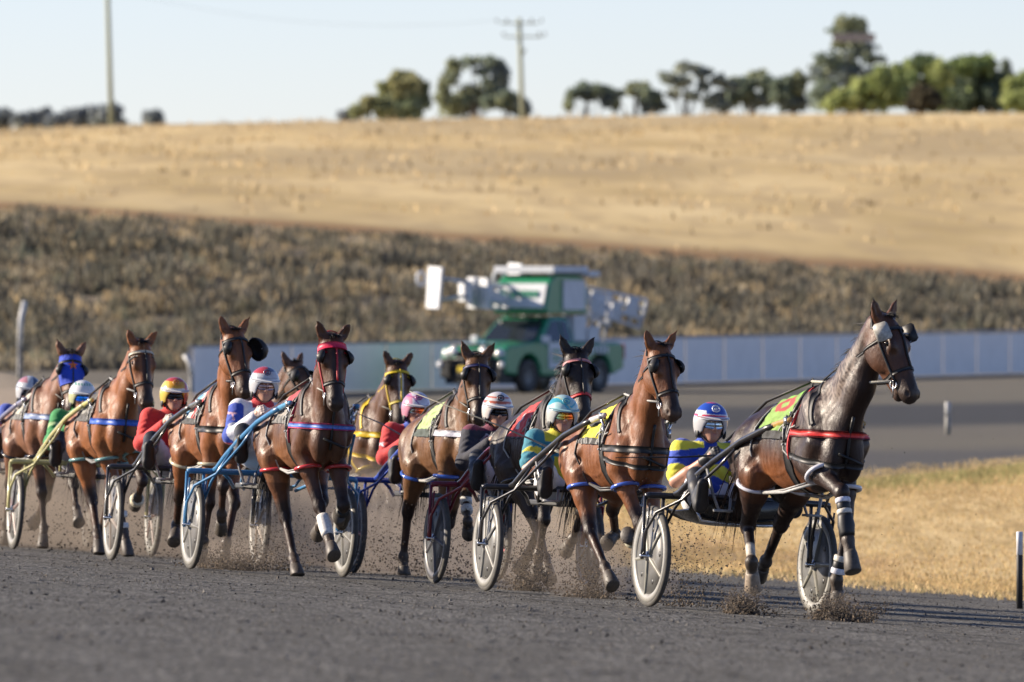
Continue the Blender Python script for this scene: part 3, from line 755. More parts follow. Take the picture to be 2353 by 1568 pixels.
    # --- hopples: a loop round fore and hind leg on each side, joined by a strap
    if 'hop' in T:
        hc = T['hop']
        for sy, f, hh in ((-1, 'fr', 'hr'), (1, 'fl', 'hl')):
            cs = []
            for key, fr_, rr in ((f, .30, (.11, .095)), (hh, .22, (.13, .115))):
                P0, A, B, D = legs[key]; c = P0+(A-P0)*fr_; ax = unit(A-P0); ax = unit(ax*.5+np.array([0, 0, -1.])*.5)
                e1 = unit(np.cross((0, 1, 0), ax)); e2 = np.cross(ax, e1); cs.append((c, e1*np.sign(e1[0])))
                mb = MB(); mb.c = hc
                mb.tube([c+e1*(rr[0]*math.cos(a))+e2*(rr[1]*math.sin(a)) for a in np.linspace(0, 2*math.pi, 25)[:-1]], .015, 7, closed=True)
                mb.build('hopple_loop', M_GLOSS, root)
            mb = MB(); mb.c = T.get('hop2', (.35, .35, .34))
            a = cs[0][0]-cs[0][1]*.115; b = cs[1][0]+cs[1][1]*.14; m = (a+b)/2+np.array([0, sy*.03, -.03])
            mb.tube([a, m, b], .011, 6); mb.tube([a+(m-a)*.3+np.array([0, 0, .02]), m+np.array([0, 0, .018]), b], .006, 5)
            # hangers up to the back
            for q, xx in ((a, .16), (b, -.35)):
                p, d = F.cast(np.array([xx, 0, 1.12]), np.array([[0, sy*math.sin(R(g)), math.cos(R(g))] for g in (5, 25, 45, 65, 85, 100)]), .5)
                mb.tube(list(p+d*.008)+[q+np.array([0, sy*.01, 0])], .007, 5)
            mb.build('hopple_strap', M_STRAP, root)
    # --- reins from the bit back through the saddle rings to the driver
    rc = T.get('reins', (.10, .09, .075)); hands = T.get('hands', ((-1.25, -.07, 1.13), (-1.25, .07, 1.13)))
    for sw, hd in zip((-1, 1), hands):
        mb = MB(); mb.c = rc
        bit = Hd(.41, -.055, sw*.07); ter = np.array([gx, sw*.05, 1.54])
        q1 = bit+(ter-bit)*.5+np.array([0, sw*.02, -.015])
        mb.tube([bit, q1, ter], .009, 6, flat=1.6); mb.c = BLACK
        a = np.array([-.55, sw*.07, 1.40]); mb.tube([ter, a, np.array(hd)], .007, 6, flat=1.6); mb.build('rein', M_STRAP, root)
    if T.get('check', True):
        mb = MB(); mb.c = BLACK; mb.tube([(gx, 0, 1.53), tuple(mid+np.array([-.13, 0, .15])), tuple(Hd(-.03, -.02, 0))], .006, 5); mb.build('check_rein', M_STRAP, root)

def empty_part(name, parent):
    o = bpy.data.objects.new(name, None); C.objects.link(o); o.parent = parent; return o
# ---------------------------------------------------------------- sulky
def make_sulky(M, label, c1, c2, cw=(.30, .295, .27), spokes=(.18, .18, .17), tray=BLACK, mud=False, inner=(.115, .115, .11)):
    root = empty('sulky', M, label, 'sulky', 'two wheeled racing sulkies')
    # beam across, over the wheels
    mb = MB(); mb.c = c1
    mb.tube([(0, -.685, .765), (0, -.66, .775), (0, 0, .785), (0, .66, .775), (0, .685, .765)], .023, 10)
    mb.tube([(-.22, -.25, .66), (-.05, -.33, .72), (0, -.40, .775)], .014, 8); mb.tube([(-.22, .25, .66), (-.05, .33, .72), (0, .40, .775)], .014, 8)
    mb.build('axle_beam', M_TUBE, root)
    for sy in (-1, 1):
        mb = MB(); mb.c = c1; ty = sy*(.78 if sy > 0 else 1.0)
        pts = [(0, sy*.47, .785), (.10, sy*.468, .81), (.28, sy*.455, .90), (.60, sy*.43, 1.03), (1.0, sy*.385, 1.18), (1.30, ty*.34, 1.265), (1.46, ty*.32, 1.30)]
        mb.tube(pts, [.022]*7, 10); s = mb.build('shaft', M_TUBE, root)
        mb = MB(); mb.c = c2
        mb.tube([(1.44, ty*.322, 1.297), (1.60, ty*.305, 1.328), (1.70, ty*.30, 1.343)], [.0225, .019, .017], 10); mb.build('shaft_tip', M_TUBE, s)
        mb = MB(); mb.c = (.55, .55, .54)
        mb.tube([(1.62, ty*.305, 1.325), (1.62, ty*.28, 1.26), (1.62, ty*.275, 1.20)], .011, 6); mb.box((1.64, ty*.302, 1.333), (.045, .045, .05)); mb.box((1.62, ty*.28, 1.23), (.035, .028, .07))
        mb.build('coupling', M_METAL, s)
        mb = MB(); mb.c = c1
        mb.tube([(.03, sy*.685, .36), (.04, sy*.69, .52), (.16, sy*.66, .66), (.32, sy*.53, .76), (.75, sy*.44, 1.0), (.95, sy*.41, 1.12)], .0115, 8)
        mb.tube([(.03, sy*.555, .36), (.05, sy*.55, .55), (.18, sy*.53, .70), (.45, sy*.46, .93)], .0115, 8)
        mb.build('brace', M_TUBE, root)
        mb = MB(); mb.c = c1
        for o in (-.068, .068):
            y = sy*(.62+o); mb.tube([(0, y, .77), (.0, y, .40), (.0, y, .33)], .013, 8)
            mb.tube([(.10, y, .72), (.04, y, .42)], .008, 6)
        mb.build('wheel_fork', M_TUBE, root)
        # wheel
        c = Vector((0, sy*.62, .352)); Mw = Matrix.Translation(c) @ Matrix.Rotation(R(90), 4, 'X')
        w_ = empty_part('wheel', root); w_.matrix_local = Mw
        I = Matrix.Identity(4); mb = MB()
        prof = [(.331+.021*math.cos(a)*1.0, .021*math.sin(a)) for a in np.linspace(0, 2*math.pi, 11)[:-1]]
        mb.lathe(prof, I, 56, True); mb.build('tyre', M_RUBBER, w_)
        mb = MB(); mb.c = cw
        mb.lathe([(.320, -.019), (.320, .019), (.288, .023), (.270, .015), (.262, .006), (.262, -.006), (.270, -.015), (.288, -.023), (.320, -.019)], I, 56)
        mb.build('rim', M_WHEEL, w_)
        mb = MB(); mb.c = inner
        mb.lathe([(.03, .022), (.12, .014), (.268, .007), (.268, -.007), (.12, -.014), (.03, -.022)], I, 48)
        a0 = random.random()*1.2; mb.c = (.02, .02, .02)
        for k in range(5):
            a = a0+2*math.pi*(k+.5)/5
            for z in (-1, 1): mb.ball((.19*math.cos(a), .19*math.sin(a), z*.009), (.022, .022, .006), 10)
        mb.build('wheel_disc', M_WHEEL, w_)
        mb = MB(); mb.c = spokes
        for k in range(5):
            a = a0+2*math.pi*k/5
            for z in (-1, 1):
                Mk = Matrix.Rotation(a, 4, 'Z')
                Vb = []
                for (r, hw, hz) in ((.02, .028, .034), (.12, .020, .027), (.272, .013, .018)):
                    for (sx, zz) in ((-1, .004), (-.55, hz), (.55, hz), (1, .004)): Vb.append(Mk @ Vector((r, sx*hw, z*zz)))
                Fb = []
                for i in range(2):
                    for j in range(3): q = (i*4+j, i*4+j+1, (i+1)*4+j+1, (i+1)*4+j); Fb.append(q if z < 0 else q[::-1])
                mb.add(Vb, Fb)
        mb.build('spokes', M_WHEEL, w_)
        mb = MB(); mb.c = (.5, .5, .5); mb.lathe([(.001, -.085), (.013, -.085), (.013, -.04), (.035, -.036), (.035, .036), (.013, .04), (.013, .085), (.001, .085)], I, 16); mb.build('hub', M_METAL, w_)
    # seat, foot rests, dirt tray
    mb = MB(); mb.c = (.02, .02, .022)
    mb.prism([(-.42, -.17), (-.36, -.21), (-.10, -.20), (.06, -.12), (.06, .12), (-.10, .20), (-.36, .21), (-.42, .17)], .655, .70); mb.build('seat', M_STRAP, root, smooth=False, bevel=.012)
    mb = MB(); mb.c = c1; mb.tube([(-.30, -.15, .65), (-.1, -.22, .70), (0, -.24, .775)], .012, 6); mb.tube([(-.30, .15, .65), (-.1, .22, .70), (0, .24, .775)], .012, 6); mb.build('seat_frame', M_TUBE, root)
    for sy in (-1, 1):
        mb = MB(); mb.c = (.3, .3, .3); mb.tube([(.52, sy*.44, .98), (.56, sy*.40, .80), (.60, sy*.37, .70), (.60, sy*.29, .69), (.56, sy*.27, .78)], .011, 6); mb.box((.58, sy*.33, .695), (.07, .12, .018)); mb.build('foot_rest', M_TUBE, root)
    if mud:
        mb = MB(); mb.c = tray
        P = []
        for i, (x, z) in enumerate(((.10, .76), (.16, .66), (.10, .60), (-.15, .585), (-.40, .60))):
            row = []
            for j in range(13):
                y = -.40+.8*j/12; e = abs(y)/.40; row.append((x, y, z+.09*e**4))
            P.append(row)
        P = np.array(P)[:, ::-1]; N = np.zeros_like(P); N[..., 2] = 1
        V, Fc = sheet_patch(P, N, .008); mb.add([tuple(q) for q in V], Fc); mb.build('dirt_tray', M_GLOSS, root)
        mb = MB(); mb.c = (.35, .33, .3); mb.tube([(.14, -.36, .70), (.17, -.33, .615), (.14, -.15, .603), (.14, .15, .603), (.17, .33, .615)], .012, 6); mb.build('tray_rail', M_METAL, root)
    return root

# ---------------------------------------------------------------- driver
J = dict(pel=(-.17, 0, .79), wst=(-.22, 0, .90), chs=(-.27, 0, 1.06), nck=(-.25, 0, 1.19), hd=(-.205, 0, 1.315))
ELB = {-1: (-.12, -.275, .91), 1: (-.12, .27, .92)}; WR = {-1: (.13, -.15, 1.08), 1: (.14, .11, 1.07)}
KN = {-1: (.27, -.27, .95), 1: (.27, .27, .95)}; AN = {-1: (.55, -.345, .80), 1: (.55, .335, .80)}
SH = {-1: (-.27, -.185, 1.135), 1: (-.27, .185, 1.135)}; HIP = {-1: (-.15, -.105, .79), 1: (-.15, .105, .79)}
HC = np.array(J['hd'])
_cache = {}
def head_R(yaw, pit):
    y, p = R(yaw), R(pit); f = np.array([math.cos(y)*math.cos(p), math.sin(y)*math.cos(p), -math.sin(p)]); l = np.array([-math.sin(y), math.cos(y), 0]); return rot_rows(f, l, np.cross(f, l))
def driver_geo():
    if _cache: return _cache
    # body, one surface (skin): built facing +x; the head is part of it
    Rh = head_R(-5, 3); H = lambda a, b, c: HC+Rh.T@np.array([a, b, c])
    F = Field(.0085)
    F.cone(J['pel'], J['wst'], .13, .12, k=.05, n=(1, 0, 0), f=.75); F.cone(J['wst'], J['chs'], .12, .135, k=.06, n=(1, 0, 0), f=.75)
    F.cone(J['nck'], HC+np.array([0, 0, -.04]), .052, .052, k=.03)
    for s in (-1, 1):
        F.cone(J['chs'], SH[s], .09, .06, k=.05); F.cone(SH[s], ELB[s], .052, .038, k=.02); F.cone(ELB[s], WR[s], .040, .026, k=.02)
        F.cone(ELB[s], np.array(ELB[s])*.6+np.array(WR[s])*.4, .038, .040, k=.02)
        F.cone(HIP[s], KN[s], .085, .055, k=.04); F.cone(KN[s], AN[s], .055, .038, k=.03); F.cone(AN[s], np.array(AN[s])+(.02, 0, .02), .035, .03, k=.02)
        F.cone(WR[s], np.array(WR[s])+unit(np.array(WR[s])-ELB[s])*.05, .026, .026, k=.02)
    F.ell(H(-.005, 0, .025), (.098, .078, .105), Rh, k=.03); F.ell(H(.03, 0, -.05), (.06, .058, .07), Rh, k=.03); F.ell(H(.068, 0, -.088), (.024, .026, .022), Rh, k=.025)
    F.cone(H(.088, 0, .01), H(.108, 0, -.022), .009, .014, k=.014); F.ell(H(.10, .012, -.026), (.010, .008, .007), Rh, k=.008); F.ell(H(.10, -.012, -.026), (.010, .008, .007), Rh, k=.008)
    F.ell(H(.087, 0, -.050), (.010, .024, .006), Rh, k=.008); F.ell(H(.085, 0, -.062), (.010, .021, .007), Rh, k=.008); F.ell(H(.10, 0, -.056), (.014, .021, .0022), Rh, k=.004, sub=True)
    for s in (-1, 1):
        F.ell(H(.078, s*.03, .028), (.014, .022, .008), Rh, k=.012); F.ell(H(.062, s*.045, -.018), (.02, .02, .02), Rh, k=.02); F.ell(H(.0, s*.079, -.005), (.016, .009, .028), Rh, k=.008)
    F.solve(); V, Q = F.mesh()
    col = np.tile((.52, .27, .18), (len(V), 1)).astype(float)
    lips = sstep(.024, .015, np.linalg.norm((V-H(.093, 0, -.056))*(1, .8, 1.6), axis=1)); col = col*(1-.45*lips[:, None])+np.array((.38, .12, .10))*.45*lips[:, None]
    beard = sstep(.075, .05, np.linalg.norm(V-H(.055, 0, -.075), axis=1)); col = col*(1-.12*beard[:, None])
    _cache['body'] = (V, Q, col)
    # jacket: long and short sleeves
    for long in (0, 1):
        F = Field(.010)
        F.cone(np.array(J['pel'])+(0, 0, .03), J['wst'], .145, .140, k=.05, n=(1, 0, 0), f=.78); F.cone(J['wst'], J['chs'], .140, .160, k=.06, n=(1, 0, 0), f=.74)
        F.cone(J['chs'], np.array(J['nck'])+(-.0, 0, .015), .12, .066, k=.04)
        for s in (-1, 1):
            F.cone(J['chs'], SH[s], .10, .070, k=.04); e = np.array(ELB[s]); sh = np.array(SH[s])
            if long:
                F.cone(sh, e, .078, .060, k=.03); F.cone(e, WR[s], .060, .042, k=.03)
                for q in range(5): m = sh+(e-sh)*(.3+.16*q); F.ell(m, (.058, .063, .018), k=.02)
            else:
                F.cone(sh, sh+(e-sh)*.78, .078, .074, k=.03)
                for q in range(3): m = sh+(e-sh)*(.3+.2*q); F.ell(m, (.066, .072, .02), k=.02)
        F.solve()
        rj = np.random.default_rng(5)
        for q in range(26):   # folds of loose cloth over the front and the flanks
            y0 = rj.uniform(-.13, .13); z0 = rj.uniform(.86, 1.12); L = rj.uniform(.05, .13); an = rj.uniform(-.9, .9); pts = []
            for t in np.linspace(-.5, .5, 6):
                yy_, zz_ = y0+t*L*math.cos(an), z0+t*L*math.sin(an)+.02*math.sin(t*6+q); p, d = F.cast(np.array([[-.22, 0, zz_]]), np.array([unit((1, yy_*7, 0))]), .4); pts.append(p[0])
            F.relief(pts, .011, .009 if q % 2 else -.007)
        for s in (-1, 1):
            sh = np.array(SH[s]); e = np.array(ELB[s]); ax = unit(e-sh)
            for q in range(5):
                c = sh+(e-sh)*(.15+.15*q); e1 = unit(np.cross(ax, (0, 0, 1))); e2 = np.cross(ax, e1); pts = []
                for a in np.linspace(0, 4.2, 8)+q: p, d = F.cast((c+ax*.03*math.sin(a*2+q))[None], (e1*math.cos(a)+e2*math.sin(a))[None], .14); pts.append(p[0])
                F.relief(pts, .010, .008)
        _cache['jacket%d' % long] = F.mesh()
    F = Field(.010)
    F.cone(J['pel'], J['wst'], .150, .138, k=.05, n=(1, 0, 0), f=.78)
    for s in (-1, 1):
        k_ = np.array(KN[s]); F.cone(HIP[s], k_*.9+np.array(HIP[s])*.1, .105, .064, k=.05)
        F.ell(k_*.6+np.array(HIP[s])*.4, (.03, .085, .085), k=.03)
    F.solve(); _cache['trousers'] = F.mesh()
    for s in (-1, 1):
        F = Field(.009); k_ = np.array(KN[s]); a = np.array(AN[s])
        F.ell(k_, (.070, .066, .070), k=.02); F.cone(k_, k_*.5+a*.5, .066, .066, k=.02); F.cone(k_*.5+a*.5, a, .066, .048, k=.02); F.cone(a, a+(.03, 0, .06), .055, .05, k=.03)
        F.ell(a+(.035, s*.005, -.035), (.045, .052, .055), k=.03); F.cone(a+(.05, s*.01, -.055), a+(.105, s*.02, .10), .046, .042, k=.03)    # foot, sole forward
        F.ell(a+(.085, s*.01, -.045), (.03, .046, .04), k=.02)
        F.plane(a+(.095, 0, -.02), (1, 0, -.28), k=.02)
        F.solve(); _cache['boot%d' % s] = F.mesh()
        # gloved fist closed on the rein
        F = Field(.0055); w0 = np.array(WR[s]); f = unit(w0-np.array(ELB[s])); n_ = unit(np.array([0, -s, .15])-f*(np.array([0, -s, .15])@f)); up = np.cross(f, n_)*(-s if (np.cross(f, n_)[2]*(-s)) > 0 else s)
        up = up if up[2] > 0 else -up
        F.cone(w0-f*.035, w0+f*.01, .036, .033, k=.02)
        F.ell(w0+f*.055, (.045, .020, .040), rot_rows(f, n_, up), k=.02)
        for q, (o, L) in enumerate(((.030, .9), (.010, 1.0), (-.011, .95), (-.031, .8))):
            b = w0+f*.095+up*o; p1 = b+(f*.022+n_*.014)*L; p2 = p1+(n_*.026-f*.012)*L; p3 = p2+(-f*.024-n_*.006)*L
            F.cone(w0+f*.06+up*o*.9, b, .0105, .0105, k=.006); F.cone(b, p1, .0105, .010, k=.005); F.cone(p1, p2, .010, .0092, k=.005); F.cone(p2, p3, .0092, .008, k=.005)
        t0 = w0+f*.03+up*.028; t1 = t0+f*.028+up*.024+n_*.010; t2 = t1+f*.022+n_*.022-up*.002
        F.cone(t0, t1, .014, .0115, k=.01); F.cone(t1, t2, .0115, .009, k=.006)
        F.solve(); _cache['glove%d' % s] = F.mesh()
    # helmet shell
    F = Field(.006)
    hc = H(-.012, 0, .045); 
    F.ell(hc, (.138, .116, .118), Rh, k=.01); F.ell(H(-.03, 0, -.02), (.105, .108, .12), Rh, k=.05)
    F.plane(H(0, 0, -.105), -Rh[2], k=.012)
    F.ell(H(.125, 0, -.06), (.115, .083, .118), Rh, k=.015, sub=True)      # face opening
    F.ell(H(-.008, 0, .015), (.112, .098, .118), Rh, k=.01, sub=True)
    F.ell(H(.02, 0, -.1), (.1, .09, .09), Rh, k=.015, sub=True)
    F.solve(); _cache['helmet'] = F.mesh()
    _cache['H'] = H; _cache['Rh'] = Rh; _cache['hc'] = hc
    # peak
    an = np.radians(np.linspace(-72, 72, 19)); P = []
    for t in (0, .5, 1):
        row = []
        for a in an:
            r = (.112+.034*t*math.cos(a)**.5); row.append(H(-.012+r*1.14*math.cos(a), r*.96*math.sin(a), .058-.016*t*math.cos(a)))
        P.append(row)
    P = np.array(P)[:, ::-1]; N = np.zeros_like(P)+Rh[2]; _cache['peak'] = sheet_patch(P, N, .008)
    an = np.radians(np.linspace(-68, 68, 23)); P = []
    for z, r in ((-.022, .094), (-.004, .098), (.016, .098), (.030, .094)):
        P.append([H((r+.012)*math.cos(a)*1.06-.004, r*.88*math.sin(a), z-.010*math.cos(a)*0+(.008*abs(math.sin(a)) if z < 0 else 0)) for a in an])
    P = np.array(P)[:, ::-1]; N = P-HC; N /= np.linalg.norm(N, axis=-1, keepdims=True); _cache['goggles'] = sheet_patch(P, N*1., .004)
    return _cache

def make_driver(M, cfg):
    g = driver_geo(); off = cfg.get('off', (0, -.10, .01)); Mm = M @ Matrix.Translation(off) ; H, Rh, hc = g['H'], g['Rh'], g['hc']
    root = empty('person', Mm, cfg['label'], 'person', 'drivers seated in the sulkies')
    mkmesh('body', g['body'][0], g['body'][1], M_SKIN, root, g['body'][2])
    lg = cfg.get('long', 1); V, Q = g['jacket%d' % lg]
    # sleeve coordinate: distance along the arm, -1 on the trunk
    arm = np.full(len(V), -1.0); side = np.sign(V[:, 1])
    for s in (-1, 1):
        sh = np.array(SH[s]); e = np.array(ELB[s]); w_ = np.array(WR[s])
        for a, b, t0 in ((sh, e, 0), (e, w_, 1)):
            ab = b-a; t = np.clip(((V-a)@ab)/(ab@ab), 0, 1); d = np.linalg.norm(V-a-t[:, None]*ab, axis=1)
            m = (d < .092) & (np.abs(V[:, 1]) > .165) & (side == s) & ((t > .02) | (t0 > 0)); arm[m] = np.where((t0+t)[m] > arm[m], (t0+t)[m], arm[m])
    mkmesh('jacket', V, Q, M_CLOTH, root, cfg['jacket'](V, arm))
    V, Q = g['trousers']; mkmesh('trousers', V, Q, M_CLOTH, root, np.tile(cfg.get('trousers', (.68, .68, .70)), (len(V), 1)))
    for s in (-1, 1):
        V, Q = g['boot%d' % s]; mkmesh('boot', V, Q, M_STRAP, root, np.tile((.016, .016, .018), (len(V), 1)))
        V, Q = g['glove%d' % s]; mkmesh('glove', V, Q, M_STRAP, root, np.tile(cfg.get('glove', (.02, .02, .022)), (len(V), 1)))
    V, Q = g['helmet']; L = (V-hc)@Rh.T; inner = (np.linalg.norm(L/np.array((.138, .116, .118)), axis=1) < .93) & (L[:, 2] > -.03)
    cc = cfg['helmet'](L/np.array((.138, .116, .118))); cc = np.array(cc); cc[inner] = (.02, .02, .02)
    hm = mkmesh('helmet', V, Q, M_GLOSS, root, cc)
    V, Fc = g['peak']; mkmesh('peak', V, Fc, M_GLOSS, hm, np.tile(cfg.get('peak', (.72, .72, .72)), (len(V), 1)))
    mb = MB(); mb.c = (.02, .02, .02)
    for s in (-1, 1): mb.tube([H(.01, s*.088, -.02), H(.03, s*.078, -.07), H(.055, s*.03, -.108), H(.058, 0, -.112)], .006, 6); mb.ball(H(-.0, s*.098, -.055), (.035, .012, .04), 10)
    mb.build('chin_strap', M_STRAP, hm)
    V, Fc = g['goggles']; gm = cfg.get('goggle_mat')
    mkmesh('goggles', V, Fc, gm, root)
    if cfg.get('badge'):
        b = MB(); b.c = cfg['badge']
        c = H(.095, .0, .118); n_ = unit(c-hc); x_ = unit(np.cross((0, 0, 1), n_)); y_ = np.cross(n_, x_)
        b.tube([c+n_*.006+x_*.026*math.cos(a)+y_*.024*math.sin(a) for a in np.linspace(0, 2*math.pi, 17)[:-1]], .0055, 6, closed=True)
        b.ball(c+n_*.002, (.012, .012, .012), 8); b.build('helmet_badge', M_GLOSS, hm)
    return root, Mm

def goggle_mat(name, c0, metal=.85):
    m = bpy.data.materials.new(name); m.use_nodes = True; n = m.node_tree.nodes; l = m.node_tree.links; b = n['Principled BSDF']
    b.inputs['Roughness'].default_value = .12; b.inputs['Metallic'].default_value = metal
    tc = n.new('ShaderNodeTexCoord'); sp = n.new('ShaderNodeSeparateXYZ'); l.new(tc.outputs['Generated'], sp.inputs[0])
    cr = n.new('ShaderNodeValToRGB'); l.new(sp.outputs['Y'], cr.inputs[0]); cr.color_ramp.elements[0].color = (*c0[0], 1); cr.color_ramp.elements[1].color = (*c0[-1], 1)
    for i, c in enumerate(c0[1:-1]): e = cr.color_ramp.elements.new((i+1)/(len(c0)-1)); e.color = (*c, 1)
    l.new(cr.outputs[0], b.inputs['Base Color']); return m
# ---------------------------------------------------------------- ground, banks, hill
def grid_sheet(name, xs_fn, ys, mat_, dz=0, label=None, kind='structure', cat=None, smooth=True):
    rows = []; n = None
    for y in ys:
        xs = xs_fn(y); rows.append(np.stack([xs, np.full_like(xs, y), G(xs, np.full_like(xs, y))+dz], 1)); n = len(xs)
    V = np.concatenate(rows); m = len(ys); F = np.array([(i*n+j, i*n+j+1, (i+1)*n+j+1, (i+1)*n+j) for i in range(m-1) for j in range(n-1)])
    o = mkmesh(name, V, F, mat_, smooth=smooth); o['kind'] = kind
    if label: o['label'] = label
    return o
def node_mat(name):
    m = bpy.data.materials.new(name); m.use_nodes = True; return m, m.node_tree.nodes, m.node_tree.links, m.node_tree.nodes['Principled BSDF']
def noise(n, l, src, scale, detail=4, rough=.55, vscale=None):
    mp = n.new('ShaderNodeMapping'); mp.inputs['Scale'].default_value = vscale or (1, 1, 1); l.new(src, mp.inputs[0])
    t = n.new('ShaderNodeTexNoise'); t.inputs['Scale'].default_value = scale; t.inputs['Detail'].default_value = detail; t.inputs['Roughness'].default_value = rough
    l.new(mp.outputs[0], t.inputs['Vector']); return t.outputs['Fac']
def ramp(n, l, src, stops):
    r = n.new('ShaderNodeValToRGB'); e = r.color_ramp.elements
    e[0].position = stops[0][0]; e[0].color = (*stops[0][1], 1); e[1].position = stops[-1][0]; e[1].color = (*stops[-1][1], 1)
    for p, c in stops[1:-1]: q = e.new(p); q.color = (*c, 1)
    l.new(src, r.inputs[0]); return r.outputs[0]
def mix(n, l, f, a, b):
    m = n.new('ShaderNodeMix'); m.data_type = 'RGBA'
    l.new(f, m.inputs['Factor']) if not isinstance(f, float) else setattr(m.inputs['Factor'], 'default_value', f)
    for s, v in (('A', a), ('B', b)):
        if isinstance(v, tuple): m.inputs[s].default_value = (*v, 1)
        else: l.new(v, m.inputs[s])
    return m.outputs['Result']
def geo_pos(n): return n.new('ShaderNodeNewGeometry').outputs['Position']
def maprange(n, l, s, a, b, c=0., d=1.):
    r = n.new('ShaderNodeMapRange'); r.interpolation_type = 'SMOOTHSTEP'; l.new(s, r.inputs[0])
    for i, v in enumerate((a, b, c, d)): r.inputs[i+1].default_value = v
    return r.outputs[0]

# everything under foot: grit track near, then the scrub bank and the dry hill
m, n, l, b = node_mat('ground_grit'); P = geo_pos(n); b.inputs['Roughness'].default_value = .95; b.inputs['Specular IOR Level'].default_value = .2
fine = noise(n, l, P, 42, 5, .75, (1, .05, 1)); patch = noise(n, l, P, 1.0, 5, .6, (1.6, .22, 1)); clod = noise(n, l, P, 7, 5, .65, (1, .13, 1))
c1 = ramp(n, l, fine, [(.32, (.029, .028, .025)), (.5, (.108, .105, .096)), (.68, (.29, .283, .262))])
c2 = mix(n, l, maprange(n, l, patch, .35, .7, 0., .55), c1, (.078, .074, .064))
c2 = mix(n, l, maprange(n, l, clod, .57, .66, 0., .8), c2, (.045, .04, .036))  # dark streaks: clods and the shadows they cast, painted into the colour
sp = n.new('ShaderNodeSeparateXYZ'); l.new(P, sp.inputs[0])
# far part of the course: verge and grit, with dark cast-shadow bands painted into the colour
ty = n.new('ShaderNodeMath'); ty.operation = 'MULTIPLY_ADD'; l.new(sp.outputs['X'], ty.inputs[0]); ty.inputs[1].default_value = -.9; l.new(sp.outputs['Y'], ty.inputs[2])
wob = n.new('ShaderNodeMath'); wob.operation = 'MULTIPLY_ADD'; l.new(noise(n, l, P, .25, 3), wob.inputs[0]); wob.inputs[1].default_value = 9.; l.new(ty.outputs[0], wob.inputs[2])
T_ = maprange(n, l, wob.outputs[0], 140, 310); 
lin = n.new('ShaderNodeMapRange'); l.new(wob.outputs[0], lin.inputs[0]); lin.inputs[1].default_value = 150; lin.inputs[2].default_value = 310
verge_shade = ramp(n, l, lin.outputs[0], [(0, (.10, .098, .09)), (.17, (.085, .083, .082)), (.21, (.135, .125, .10)), (.31, (.13, .12, .10)), (.35, (.048, .05, .054)), (.47, (.05, .052, .056)), (.52, (.135, .125, .10)), (1, (.15, .135, .105))])
c3 = mix(n, l, maprange(n, l, sp.outputs['Y'], 128, 165), c2, verge_shade)
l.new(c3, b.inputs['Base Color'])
bp = n.new('ShaderNodeBump'); bp.inputs['Distance'].default_value = .03; bp.inputs['Strength'].default_value = .9
hs = n.new('ShaderNodeMath'); hs.operation = 'ADD'; l.new(fine, hs.inputs[0]); l.new(clod, hs.inputs[1]); l.new(hs.outputs[0], bp.inputs['Height']); l.new(bp.outputs[0], b.inputs['Normal'])
M_GRIT = m
ysn = np.concatenate([np.arange(-60, 40, 10), np.arange(40, 130, 1.0), np.arange(130, 312, 4)])
ylast = 308.0
ysn = np.unique(np.append(ysn[ysn < ylast], ylast))
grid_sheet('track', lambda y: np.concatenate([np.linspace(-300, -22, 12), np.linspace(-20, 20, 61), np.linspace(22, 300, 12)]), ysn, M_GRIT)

m, n, l, b = node_mat('dry_bank_and_hill'); P = geo_pos(n); b.inputs['Roughness'].default_value = 1; b.inputs['Specular IOR Level'].default_value = .05
n1 = noise(n, l, P, .12, 3, .5, (1, .35, 1)); n2 = noise(n, l, P, .7, 2, .5, (1, .16, 1)); n3 = noise(n, l, P, .035, 3, .5, (1, .3, 1))
g = ramp(n, l, n1, [(.30, (.46, .345, .165)), (.5, (.60, .46, .235)), (.70, (.72, .57, .31))])
g = mix(n, l, maprange(n, l, n2, .42, .66, 0., .65), g, (.45, .34, .19)); pass
g = mix(n, l, maprange(n, l, n3, .50, .62, 0., .6), g, (.38, .30, .18))
sp = n.new('ShaderNodeSeparateXYZ'); l.new(P, sp.inputs[0])
bankc = ramp(n, l, noise(n, l, P, .55, 3, .6, (1, .35, 1)), [(.35, (.18, .16, .125)), (.52, (.32, .27, .20)), (.68, (.50, .40, .27))])
edge = n.new('ShaderNodeMath'); edge.operation = 'MULTIPLY_ADD'; l.new(n1, edge.inputs[0]); edge.inputs[1].default_value = 10.; l.new(sp.outputs['Y'], edge.inputs[2])
g = mix(n, l, maprange(n, l, edge.outputs[0], 349, 354), bankc, g)
# worn red-brown line above the bank
l1 = maprange(n, l, edge.outputs[0], 352, 356); l2 = maprange(n, l, edge.outputs[0], 358, 368, 1., 0.)
mu = n.new('ShaderNodeMath'); mu.operation = 'MULTIPLY'; l.new(l1, mu.inputs[0]); l.new(l2, mu.inputs[1])
g = mix(n, l, mu.outputs[0], g, (.30, .19, .10))
l.new(g, b.inputs['Base Color'])
grid_sheet('hill', lambda y: np.concatenate([np.linspace(-700, -36, 10), np.linspace(-33, 33, 67), np.linspace(36, 700, 10)]),
           np.unique(np.concatenate([[308.0], np.arange(310, 350, 2.), np.arange(350, 620, 8.), np.arange(620, 2600, 150.)])), m)

